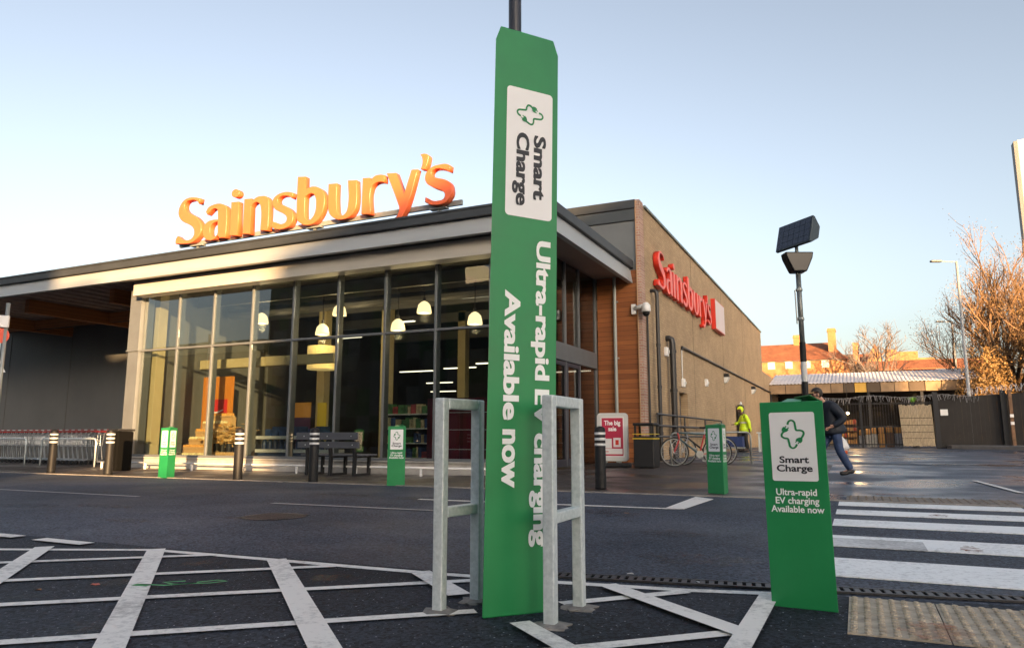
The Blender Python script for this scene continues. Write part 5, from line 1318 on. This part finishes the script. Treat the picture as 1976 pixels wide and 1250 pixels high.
for k in range(26):
    a = random.random() * 6.28; l = random.uniform(0.25, 0.42); c = Vector((2.66, 42.6, 2.45)); d = Vector((math.cos(a), math.sin(a) * 0.5, 0))
    s_ = d.cross(Vector((0, 0, 1))) * 0.03
    p1 = c + d * l * 0.5 + Vector((0, 0, l)); p2 = c + d * l + Vector((0, 0, l * 0.75))
    mb.add([c - s_, c + s_, p1 + s_, p1 - s_, p2], [(0, 1, 2, 3), (3, 2, 4)])
mb.build('leaves', mat('lime_leaf', (0.25, 0.5, 0.03), 0.5), t); MB().lathe([(0.16, 0.3), (0.22, 2.2), (0.2, 2.46)], (2.66, 42.6, 0), 12).build('pot', M['clad'], t)
rnd = random.Random(4)
cols = [('amber_goods', (0.6, 0.3, 0.08)), ('brown_goods', (0.2, 0.11, 0.06)), ('pale_goods', (0.45, 0.42, 0.36)), ('grey_goods', (0.3, 0.31, 0.33)), ('red_goods', (0.5, 0.07, 0.03))]
gm = [mat(n, c, 0.7, var=0.3, vscale=6) for n, c in cols]
t = thing('display_shelf', 'lit red and amber shelf of goods behind the left half of the yard gate', 'shelf', (-0.4, 43.2, 0.3))
for j in range(4): MB().box(-0.8, -0.02, 43.0, 43.4, 0.45 + j * 0.34, 0.48 + j * 0.34).build('shelf', gm[1], t)
for j in range(4):
    for i in range(5):
        MB().box(-0.78 + i * 0.15, -0.66 + i * 0.15, 43.02, 43.3, 0.482 + j * 0.34, 0.482 + j * 0.34 + rnd.uniform(0.18, 0.27)).build('goods', gm[rnd.choice([0, 4, 0, 2])], t)
MB().box(-0.82, 0.0, 43.41, 43.44, 0.4, 1.72).build('back', gm[1], t)
for i, (x0, x1, z1, c, lab) in enumerate(((0.06, 0.30, 1.20, 3, 'narrow pale crate stack just right of the gate post'), (0.36, 0.62, 1.26, 2, 'pale sack standing beside the narrow crate stack'), (0.66, 0.92, 1.30, 2, 'tall whitish bundle behind the middle of the gate'), (0.98, 1.26, 1.36, 0, 'amber topped basket behind the gate'), (1.34, 1.70, 1.40, 1, 'brown carton with bright top behind the gate'), (1.74, 2.1, 1.36, 3, 'grey tub against the bamboo screen'))):
    t = thing('goods_stack', lab, 'crate', ((x0 + x1) / 2, 43.1, 0.3), 0, 'goods behind the yard gate')
    h = (z1 - 0.3) * 0.68
    MB().box(x0, x1, 42.95, 43.3, 0.3, 0.3 + h).build('body', gm[c], t, bevel=0.03)
    MB().box(x0 + 0.02, x1 - 0.02, 42.97, 43.28, 0.304 + h, z1).build('contents', gm[0], t, bevel=0.05)
t = thing('yard_lamp', 'small glowing lamp hanging in the dark yard behind the gate', 'lamp', (-0.43, 45.5, 2.2))
mb = MB(); mb.sphere((-0.43, 45.5, 2.15), 0.07, 8); mb.build('bulb', mat('glowing_bulb', (1, 0.9, 0.7), 0.5, emit=(1, 0.75, 0.4), estr=6), t)
MB().tube([(-0.43, 45.5, 2.22), (-0.43, 45.5, 3.9)], 0.012, 5).build('cord', M['black'], t)
pl = bpy.data.objects.new('bulb_light', bpy.data.lights.new('bulb_light', 'POINT')); C.objects.link(pl); pl.parent = t; pl.location = (0.3, -1.6, 0.3); pl.data.energy = 30; pl.data.color = (1, 0.6, 0.25); pl.data.shadow_soft_size = 0.15

t = thing('board_fence', 'tall black boarded fence with a white notice to the right of the gate', 'fence', (5.5, 42, 0.3))
bstain = mat('black_stained_boards', (0.016, 0.014, 0.013), 0.7, var=0.3, vscale=2)
FP = [(3.6, 42.0), (6.35, 41.75), (12.5, 40.6)]
for (a, b) in zip(FP[:-1], FP[1:]):
    A = Vector((a[0], a[1], 0)); B = Vector((b[0], b[1], 0)); d = (B - A); L_ = d.length; d.normalize(); n = int(L_ / 0.18)
    mb = MB()
    for i in range(n):
        p = A + d * (i + 0.5) * L_ / n; zb = 0.25 + 0.05 * (p.x - 3.6); zt = 2.74 + 0.045 * (p.x - 3.6)
        mb.obox((p.x, p.y + 0.006 * (i % 2), (zb + zt) / 2), (L_ / n - 0.002, 0.025, zt - zb), Matrix.Rotation(math.atan2(d.y, d.x), 3, 'Z'))
    mb.build('panel', bstain, t)
for (x, y) in ((3.6, 41.9), (6.4, 41.65)): MB().box(x - 0.11, x + 0.11, y - 0.1, y + 0.1, 0.2, 3.05).build('post', M['pipe'], t)
MB().box(3.78, 4.1, 41.87, 41.885, 1.88, 2.18).build('notice', M['white'], t)
t = thing('rusty_post', 'weathered brown post with pale marks in front of the black fence at the right edge', 'post', (6.62, 41.3, 0.4))
MB().box(6.56, 6.70, 41.25, 41.39, 0.4, 3.05).build('post', mat('rusty_brown', (0.16, 0.09, 0.05), 0.8, var=0.4, vscale=5), t, bevel=0.01)
for z in (1.4, 1.75): MB().box(6.555, 6.705, 41.244, 41.25, z, z + 0.14).build('tape', M['white'], t)
t = thing('razor_wire', 'bright tangled coil of razor wire along the top of the black fence', 'razor wire', (6, 41.9, 2.9))
mb = MB(); random.seed(11); pts = []
for k in range(420):
    a = k * 0.55; x = 4.9 + k * 0.012
    pts.append((x + 0.05 * math.sin(a * 0.7), 41.8 - (x - 4.9) * 0.14 + 0.16 * math.cos(a), 3.02 + 0.06 * (x - 4.9) + 0.17 * math.sin(a) + random.uniform(-0.03, 0.03)))
mb.tube(pts, 0.013, 4); mb.build('coil', mat('bright_wire', (0.5, 0.5, 0.52), 0.4, metal=0.3), t)
mb = MB(); mb.prism([(3.9, 41.7), (14, 39.9), (14, 36.5), (8, 37.5), (4.0, 40.6)], 0.1, 0.44)
struct(mb.build('footway', mat('pale_footway', (0.17, 0.165, 0.16), 0.7, var=0.25, vscale=2), bevel=0.02))

t = thing('market_canopy', 'long open shed with a pale corrugated roof behind the yard gate', 'shed', (1, 55, 0.3))
mb = MB(); n = 110
for i in range(n + 1):
    x = -5.3 + 12.6 * i / n; dz = 0.04 * (i % 2)
    mb.v += [(x, 52.0, 4.32 + dz), (x, 57.5, 5.36 + dz), (x, 52.0, 4.29 + dz), (x, 57.5, 5.33 + dz)]
for i in range(n):
    a = 4 * i; mb.f += [(a, a + 4, a + 5, a + 1), (a + 2, a + 3, a + 7, a + 6), (a, a + 2, a + 6, a + 4)]
mb.build('roof', mat('pale_corrugated_roof', (0.74, 0.67, 0.64), 0.6, col2=(0.55, 0.49, 0.48), vscale=1.2), t)
fp = [mat('tan_panel', (0.24, 0.16, 0.09), 0.7, var=0.25, vscale=1.5), mat('brown_panel', (0.08, 0.055, 0.035), 0.7), mat('sunlit_yellow_panel', (0.55, 0.33, 0.06), 0.7)]  # the yellow tone paints sunlight onto a single fascia panel
xs = [-5.3, -4.2, -3.2, -2.3, -1.4, -0.65, 0.0, 0.72, 1.5, 2.3, 3.1, 4.0, 4.9, 5.9, 7.3]; kind = [0, 0, 0, 0, 0, 1, 2, 1, 0, 0, 1, 0, 0, 0]
for a, b, k in zip(xs[:-1], xs[1:], kind): MB().box(a + 0.02, b - 0.02, 52.1, 52.16, 3.68, 4.27).build('fascia_panel', fp[k], t)
for x in (-5.2, -2.2, 0.8, 3.8, 7.2): MB().box(x - 0.08, x + 0.08, 52.2, 52.36, 0.3, 4.3).build('post', M['pipe'], t)
MB().box(-5.3, 12, 58, 58.2, 0.3, 5.0).build('back_wall', mat('dark_shed_wall', (0.02, 0.018, 0.016), 0.9), t)

# ---------------------------------------------------------------- houses beyond
br1 = brick('orange_house_brick', (0.40, 0.165, 0.052), (0.33, 0.13, 0.042), (0.36, 0.22, 0.12), 'xz', blotch=0.3)
tile = brick('red_roof_tile', (0.30, 0.105, 0.045), (0.23, 0.08, 0.035), (0.12, 0.04, 0.02), 'xz', bw=0.3, bh=0.14, msize=0.012, blotch=0.35)
winw = mat('white_window_frame', (0.62, 0.58, 0.5), 0.5); wing = mat('house_window_glass', (0.05, 0.06, 0.08), 0.1)
h = thing('brick_house', 'orange brick house with red hipped roof, two tall chimneys and a row of white windows', 'house', (-10, 86, 0.4))
MB().box(-22, -0.9, 85, 93, 0.4, 9.15).build('wall', br1, h)
mb = MB(); mb.add([(-22.3, 84.6, 9.05), (-0.5, 84.6, 9.05), (-0.5, 93.4, 9.05), (-22.3, 93.4, 9.05), (-22.3, 89, 11.35), (-2.2, 89, 11.35)], [(0, 1, 5, 4), (1, 2, 5), (2, 3, 4, 5), (0, 4, 3), (3, 2, 1, 0)])
rf = mb.build('roof', tile, h)
for (x0, x1, y, z1) in ((-2.3, -1.5, 86.4, 12.6), (-6.0, -5.2, 88.6, 12.35), (-14, -13.2, 86.5, 12.5)):
    c = MB(); c.box(x0, x1, y, y + 0.9, 9.3, z1); c.box(x0 - 0.06, x1 + 0.06, y - 0.06, y + 0.96, z1 - 0.35, z1 - 0.15)
    c.build('chimney', br1, rf)
for x0 in (-19.5, -16.5, -13.2, -10.6, -8.55, -6.72, -4.9, -3.05):
    for z0, z1 in ((8.2, 9.0), (5.2, 6.6), (2, 3.4)):
        mb = MB(); w_ = 0.75
        mb.box(x0, x0 + w_, 84.93, 85.0, z0, z0 + 0.07); mb.box(x0, x0 + w_, 84.93, 85.0, z1 - 0.07, z1); mb.box(x0, x0 + 0.07, 84.93, 85.0, z0 + 0.07, z1 - 0.07); mb.box(x0 + w_ - 0.07, x0 + w_, 84.93, 85.0, z0 + 0.07, z1 - 0.07)
        for q in (0.24, 0.46): mb.box(x0 + q, x0 + q + 0.06, 84.94, 85.0, z0 + 0.07, z1 - 0.07)
        wf_ = mb.build('window', winw, h); MB().box(x0 + 0.07, x0 + w_ - 0.07, 84.965, 84.99, z0 + 0.07, z1 - 0.07).build('pane', winw if z0 > 8 else wing, wf_)
MB().box(-22.2, -0.7, 84.8, 84.98, 9.0, 9.08).build('gutter', winw, h)
MB().box(-1.0, 0.1, 85.6, 92, 0.4, 9.0).build('side_wing', brick('brown_brick', (0.12, 0.05, 0.03), (0.1, 0.04, 0.025), (0.1, 0.06, 0.04), 'xz'), h)
h = thing('brick_house', 'jumble of lower orange brick gables and a long red tiled roof in the distance', 'house', (4, 92, 0.4))
mb = MB(); mb.box(-1, 6.7, 92, 99, 0.4, 9.2); mb.box(3.4, 6.6, 91.5, 91.98, 0.4, 10.2); mb.box(3.35, 4.5, 91.4, 91.96, 10.2, 10.5); mb.box(6.6, 8.2, 91.6, 95, 0.4, 9.45)
mb.build('wall', br1, h)
MB().prism_y([(1.5, 8.6), (3.0, 8.6), (2.95, 10.1), (2.4, 11.15), (1.75, 10.1)], 91.3, 91.9).build('gable', br1, h)
mb = MB(); mb.add([(-1.2, 91.9, 9.15), (1.7, 91.9, 9.15), (3.4, 95, 10.5), (-1.2, 95, 10.5)], [(0, 1, 2, 3)]); mb.v += [(p[0], p[1], p[2] - 0.12) for p in mb.v]; mb.f += [(7, 6, 5, 4), (0, 4, 5, 1), (1, 5, 6, 2), (2, 6, 7, 3), (3, 7, 4, 0)]
rf = mb.build('roof', tile, h)
c = MB(); c.box(0.1, 0.75, 91.6, 92.3, 8.4, 11.5); c.build('chimney', br1, rf)
mb = MB(); mb.add([(0.6, 88.5, 8.1), (13, 88.5, 8.05), (13, 91.2, 9.2), (0.9, 91.2, 9.2), (0.6, 88.5, 7.95), (13, 88.5, 7.9), (13, 91.2, 9.05), (0.9, 91.2, 9.05)], [(0, 1, 2, 3), (7, 6, 5, 4), (0, 4, 5, 1), (3, 2, 6, 7), (1, 5, 6, 2), (0, 3, 7, 4)])
mb.build('long_roof', tile, h)
MB().box(0.8, 13, 89, 91, 0.4, 7.9).build('long_wall', br1, h)
h = thing('totem_slab', 'tall pale sunlit slab just entering the picture at the right edge', 'pylon', (15, 73.4, 0.5))
MB().box(14.2, 15.7, 73, 73.9, 0.4, 26.3).build('wall', mat('cream_render', (0.6, 0.52, 0.36), 0.7, var=0.08), h)
MB().box(13.9, 14.2, 72.9, 73.9, 0.4, 26.2).build('side_trim', M['clad'], h)

# ---------------------------------------------------------------- lamp columns far right
def column_lamp(label, base, top, arm):
    t = thing('street_lamp', label, 'street lamp', base, 0, 'tall lamp columns')
    b = Vector(base); mb = MB()
    mb.tube([b, b + Vector((0, 0, 1.6)), b + Vector((0, 0, 1.65)), (b.x, b.y, top)], [0.13, 0.13, 0.095, 0.065], 10); mb.build('column', M['column_paint'], t, smooth=True)
    mb = MB(); mb.tube([(b.x, b.y, top - 0.04), (b.x + arm[0] * 0.6, b.y + arm[1] * 0.6, top + 0.0)], 0.035, 8); mb.build('arm', M['column_paint'], t)
    mb = MB(); mb.obox((b.x + arm[0] * 0.8, b.y + arm[1] * 0.8, top), (0.62, 0.24, 0.11), Matrix.Rotation(math.atan2(arm[1], arm[0]), 3, 'Z')); mb.build('lantern', M['clad'], t, bevel=0.04)
M['column_paint'] = mat('pale_column_paint', (0.36, 0.36, 0.35), 0.45, metal=0.3)
column_lamp('taller lamp column in front of the autumn tree, its top lit gold', (5.67, 46.88, 0.3), 10.62, (-1.3, -0.61))
column_lamp('shorter thin lamp column behind the taller one, golden along its length', (7.07, 64.1, 0.4), 9.55, (-1.0, -0.47))

# ---------------------------------------------------------------- trees
def tree(name, label, base, seed, trunk_h, trunk_r, limbs, limb_len, up, levels, kids, wood, twigm, leafm=None, leaves=0, leaf=0.1, group=None, thick=1.0, droop=0.0):
    rd = random.Random(seed)
    t = thing(name, label, 'tree', base, 0, group)
    parts = {0: MB(), 1: MB()}; tips = []
    def rv(): return Vector((rd.uniform(-1, 1), rd.uniform(-1, 1), rd.uniform(-1, 1)))
    def grow(p, d, L, r, lev):
        n = 4 if lev < 2 else 3; pts = [p.copy()]; q = p.copy(); dd = d.copy()
        for i in range(n):
            dd = (dd + rv() * 0.16 + Vector((0, 0, up * 0.18))).normalized(); q = q + dd * L / n; pts.append(q.copy())
        mb = parts[0 if lev < 2 else 1]
        mb.tube(pts, r, 6 if lev < 2 else 3, r1=r * 0.45)
        if lev >= levels - 1: tips.append(pts[-1]); tips.append(pts[len(pts) // 2])
        if lev < levels:
            for k in range(kids[lev]):
                f = rd.uniform(0.25, 1.0); i = min(int(f * n), n - 1); s_ = pts[i].lerp(pts[i + 1], f * n - i)
                ax = rv().cross(dd).normalized(); nd = (dd * rd.uniform(0.55, 0.9) + ax * rd.uniform(0.45, 0.8) + Vector((0, 0, up * 0.25))).normalized()
                grow(s_, nd, L * rd.uniform(0.42, 0.68), r * 0.5 * thick, lev + 1)
    z0 = Vector((0, 0, 0))
    trunk = [z0, Vector((rd.uniform(-.1, .1), 0, trunk_h * 0.5)), Vector((rd.uniform(-.2, .2), rd.uniform(-.2, .2), trunk_h))]
    parts[0].tube(trunk, trunk_r, 9, r1=trunk_r * 0.7)
    for k in range(limbs):
        a = 6.283 * k / limbs + rd.uniform(-.4, .4); f = rd.uniform(0.55, 1.0)
        p = trunk[1].lerp(trunk[2], max(0, f * 2 - 1)); e = rd.uniform(0.35, 1.1)
        grow(p, Vector((math.cos(a) * e, math.sin(a) * e, 1.0)).normalized(), limb_len * rd.uniform(0.75, 1.1), trunk_r * 0.55, 1)
    parts[0].build('trunk', wood, t, local=True)
    parts[1].build('crown', twigm, t, local=True)
    if leaves:
        mb = MB()
        for k in range(leaves):
            c = rd.choice(tips) + rv() * 0.45
            a, b = rv().normalized() * leaf, rv().normalized() * leaf * 0.7
            mb.add([c - a, c + b, c + a, c - b], [(0, 1, 2, 3)])
        mb.build('leaves', leafm, t, local=True)
    return t
wood = mat('dark_bark', (0.05, 0.035, 0.025), 0.9, var=0.3, vscale=8)
twig = mat('russet_twigs', (0.15, 0.08, 0.035), 0.8, col2=(0.21, 0.12, 0.06), vscale=0.8)
lf1 = mat('russet_leaves', (0.17, 0.10, 0.038), 0.7, col2=(0.27, 0.155, 0.045), vscale=0.7)
lf2 = mat('ochre_leaves', (0.26, 0.15, 0.035), 0.7, col2=(0.19, 0.10, 0.03), vscale=0.9)
gtwig = mat('grey_twigs', (0.13, 0.10, 0.085), 0.8)
GTz = 'autumn trees behind the black fence'
tree('autumn_tree', 'large russet autumn tree with dark trunk and upright twiggy crown at the right edge', (9.1, 55, 0.3), 21, 4.0, 0.24, 9, 5.3, 0.9, 4, {1: 8, 2: 6, 3: 4}, wood, twig, lf1, 17000, 0.042, GTz, 1.0)
tree('autumn_tree', 'smaller rounded russet tree in front of the larger one, left of its trunk', (8.3, 57, 0.3), 33, 2.6, 0.15, 8, 3.8, 0.6, 4, {1: 7, 2: 6, 3: 4}, wood, twig, lf1, 11000, 0.042, GTz, 1.0)
tree('autumn_tree', 'ochre leaved tree low behind the fence and under the larger crown', (11.5, 52, 0.3), 45, 2.4, 0.16, 9, 4.2, 0.5, 4, {1: 7, 2: 6, 3: 4}, wood, twig, lf1, 22000, 0.055, GTz, 1.0)
tree('bare_tree', 'bare grey winter tree standing before the orange brick houses', (2.1, 80.5, 0.4), 52, 5.2, 0.22, 7, 4.2, 0.35, 4, {1: 6, 2: 5, 3: 4}, wood, gtwig, group=None, thick=1.05)
rdm = random.Random(9)
def shrub(label, base, rx, ry, h, n, m):
    t = thing('shrub', label, 'shrub', base, 0, 'shrubs behind the fence'); mb = MB()
    for k in range(n):
        a = rdm.random() * 6.28; e = math.sqrt(rdm.random()); zz = rdm.random() ** 0.8
        f = 1 - 0.6 * zz * zz; c = Vector((rx * e * f * math.cos(a), ry * e * f * math.sin(a), 0.2 + zz * h * (0.8 + 0.3 * math.sin(a * 3))))
        u = Vector((rdm.uniform(-1, 1), rdm.uniform(-1, 1), rdm.uniform(-1, 1))).normalized() * 0.075; w_ = Vector((rdm.uniform(-1, 1), rdm.uniform(-1, 1), rdm.uniform(-1, 1))).normalized() * 0.06
        mb.add([c - u, c + w_, c + u, c - w_], [(0, 1, 2, 3)])
    mb.build('leaves', m, t, local=True)
    mb = MB()
    for k in range(14): a = rdm.random() * 6.28; mb.tube([(0.1 * math.cos(a), 0.1 * math.sin(a), 0), (rx * 0.6 * math.cos(a), ry * 0.6 * math.sin(a), h * 0.8)], 0.03, 4, r1=0.008)
    mb.build('stems', wood, t, local=True)
shrub('russet shrub mass rising behind the black fence beside the shed roof', (7.2, 51, 0.3), 2.2, 1.8, 5.2, 9000, lf1)
shrub('ochre shrub mass behind the black fence below the large tree', (11, 50, 0.3), 2.6, 1.8, 5.0, 10000, lf1)
shrub('small orange shrub at the foot of the orange brick house', (-0.6, 79, 0.4), 1.3, 1.2, 6.6, 1500, lf1)

# ---------------------------------------------------------------- litter on the ground
lfm = [mat('brown_leaf', (0.28, 0.13, 0.05), 0.7), mat('red_leaf', (0.4, 0.1, 0.07), 0.7), mat('pale_scrap', (0.55, 0.55, 0.55), 0.6)]
for i, (x, y, s_, k, lab) in enumerate(((-4.06, 2.95, 0.03, 1, 'small pinkish leaf on the apron at the left between two thin hatch lines'), (-4.22, 2.72, 0.022, 0, 'tiny brown leaf on the apron just below a thin hatch line at the left'), (-3.0, 2.35, 0.025, 2, 'white paper scrap on the apron left of the green spray mark'), (-1.35, 4.6, 0.022, 2, 'white paper scrap beside the drain behind the right hoop'), (-0.9, 4.5, 0.02, 2, 'tiny white scrap on the drain edge'), (-1.1, 2.85, 0.03, 2, 'white scrap near the bottom right hatch line'), (-2.4, 8.1, 0.03, 0, 'small orange leaf on the road before the corner marking'), (0.15, 14.2, 0.05, 0, 'yellow leaf on the wet paving by the tall charging sign'))):
    o = MB(); pts = [(x + s_ * math.cos(a) * (1 + 0.3 * math.cos(3 * a)), y + s_ * 0.7 * math.sin(a)) for a in [k2 * 0.785 for k2 in range(8)]]
    o.add([(px, py, 0.006 + gz(px, py) + 0.004 * math.sin(px * 300)) for px, py in pts], [tuple(range(8))])
    o.v += [(v[0], v[1], v[2] - 0.002) for v in o.v]; o.f += [tuple(reversed(range(8, 16)))]
    tag(o.build('fallen_leaf' if k < 2 else 'paper_scrap', lfm[k]), lab, 'leaf' if k < 2 else 'litter')
mb = MB()
for (pts, w_) in (([(-3.78, 3.02), (-3.62, 3.06), (-3.52, 3.18), (-3.6, 3.1), (-3.7, 3.12), (-3.62, 3.2)], 0.025), ([(-3.53, 3.16), (-3.44, 3.22), (-3.4, 3.30), (-3.47, 3.30), (-3.53, 3.2)], 0.02), ([(-3.8, 3.0), (-3.7, 3.02)], 0.05)):
    stroke(mb, pts, w_, 0.016)
struct(mb.build('green_spray_mark', painted_marking('green_spray_paint', (0.03, 0.36, 0.1), 0.5)))

# ---------------------------------------------------------------- buildings across the car park (behind the camera): they shade the place and show in the glass; one is added just for its shade
def stripes(name, cols, width=0.9):
    m = bpy.data.materials.new(name); m.use_nodes = True; t = m.node_tree; N = t.nodes; L = t.links; b = N['Principled BSDF']
    tc = N.new('ShaderNodeTexCoord'); sp = N.new('ShaderNodeSeparateXYZ'); L.new(tc.outputs['Object'], sp.inputs[0])
    dv = N.new('ShaderNodeMath'); dv.operation = 'DIVIDE'; dv.inputs[1].default_value = width; L.new(sp.outputs[0], dv.inputs[0])
    z_ = N.new('ShaderNodeMath'); z_.operation = 'DIVIDE'; z_.inputs[1].default_value = 3.1; L.new(sp.outputs[2], z_.inputs[0])
    f1 = N.new('ShaderNodeMath'); f1.operation = 'FLOOR'; L.new(dv.outputs[0], f1.inputs[0]); f2 = N.new('ShaderNodeMath'); f2.operation = 'FLOOR'; L.new(z_.outputs[0], f2.inputs[0])
    cb = N.new('ShaderNodeCombineXYZ'); L.new(f1.outputs[0], cb.inputs[0]); L.new(f2.outputs[0], cb.inputs[1])
    w_ = N.new('ShaderNodeTexWhiteNoise'); w_.noise_dimensions = '2D'; L.new(cb.outputs[0], w_.inputs['Vector'])
    cr = N.new('ShaderNodeValToRGB'); cr.color_ramp.interpolation = 'CONSTANT'; e = cr.color_ramp.elements
    e[0].color = (*cols[0], 1); e[1].position = 1.0 / len(cols); e[1].color = (*cols[1], 1)
    for i, c in enumerate(cols[2:]): q = e.new((i + 2) / len(cols)); q.color = (*c, 1)
    L.new(w_.outputs[0], cr.inputs[0]); L.new(cr.outputs[0], b.inputs['Base Color']); b.inputs['Roughness'].default_value = 0.5
    return m
facade = stripes('panel_stripes', [(0.008, 0.009, 0.010), (0.045, 0.05, 0.05), (0.012, 0.045, 0.015), (0.015, 0.018, 0.018), (0.02, 0.07, 0.022), (0.09, 0.09, 0.085)], 1.6)
dkglass = mat('dark_window_glass', (0.02, 0.025, 0.03), 0.08)
h = thing('panelled_block', 'dark grey and green panelled block across the car park, mirrored in the shop glass', 'building', (-18, -40, 0))
for (x0, x1, z1) in ((-66, -38.01, 20.2), (-38, 9.99, 17.2), (10, 26.7, 20.6)):
    MB().box(x0, x1, -52, -40, 0, z1).build('wall', facade, h); MB().box(x0 - 0.1, x1 + 0.0, -52, -39.9, z1, z1 + 0.4).build('parapet', M['coping'], h)
x = -65
while x < 25:
    for z in (1.0, 4.6, 8.2, 11.8, 15.4):
        mb = MB(); mb.box(x, x + 2.2, -39.99, -39.95, z, z + 1.9); mb.build('window', dkglass, h)
    x += 5.5
def pq(p, q, z=0): return (p * 0.743 - q * 0.669, p * 0.669 + q * 0.743, z)
ROT = math.atan2(0.669, 0.743)
h = thing('corner_block', 'long hip roofed block across the car park whose shadow falls over the forecourt', 'building', pq(18, -75), ROT)
MB().prism_y([(-18.6, 0), (19, 0), (19, 23.6), (2, 23.6), (-4, 22.4), (-11, 20.4), (-18.6, 18.45)], -9, 0).build('wall', brick('red_brick', (0.2, 0.07, 0.04), (0.16, 0.055, 0.035), (0.2, 0.15, 0.12), 'xz'), h, local=True)
for x in range(-16, 18, 4):
    for z in (1.5, 5.1, 8.7, 12.3): MB().box(x, x + 1.5, 0.005, 0.03, z, z + 1.9).build('window', dkglass, h, local=True)
h = thing('long_terrace', 'long low brown building across the car park, mirrored in the left panes', 'building', (-100, -40, 0))
MB().box(-150, -66.6, -50, -40, 0, 11.6).build('wall', mat('brown_render', (0.09, 0.06, 0.035), 0.8, var=0.3, vscale=0.5), h)
MB().box(-150, -66.5, -50.1, -39.8, 11.6, 12.9).build('roof_edge', mat('sunlit_wall_band', (0.5, 0.4, 0.22), 0.7), h)  # cream band paints golden sunlight on the wall top, mirrored in the glass
h = thing('shade_block', 'unseen sand coloured block added between the two taller blocks to cast shade', 'building', pq(-1.5, -55), ROT)  # unseen block, added and shaped to keep sun off ground, trolleys and cladding
mb = MB(); mb.box(-3.94, 6.5, -3, 0, 0, 9.8); mb.box(-7, -3.95, -3, 0, 0, 16.25); mb.build('wall', mat('shade_block_sand', (0.4, 0.3, 0.16), 0.8), h, local=True)
MB().box(-3.93, 6.6, -3.1, 0.1, 9.81, 10.0).build('roof', M['coping'], h, local=True)
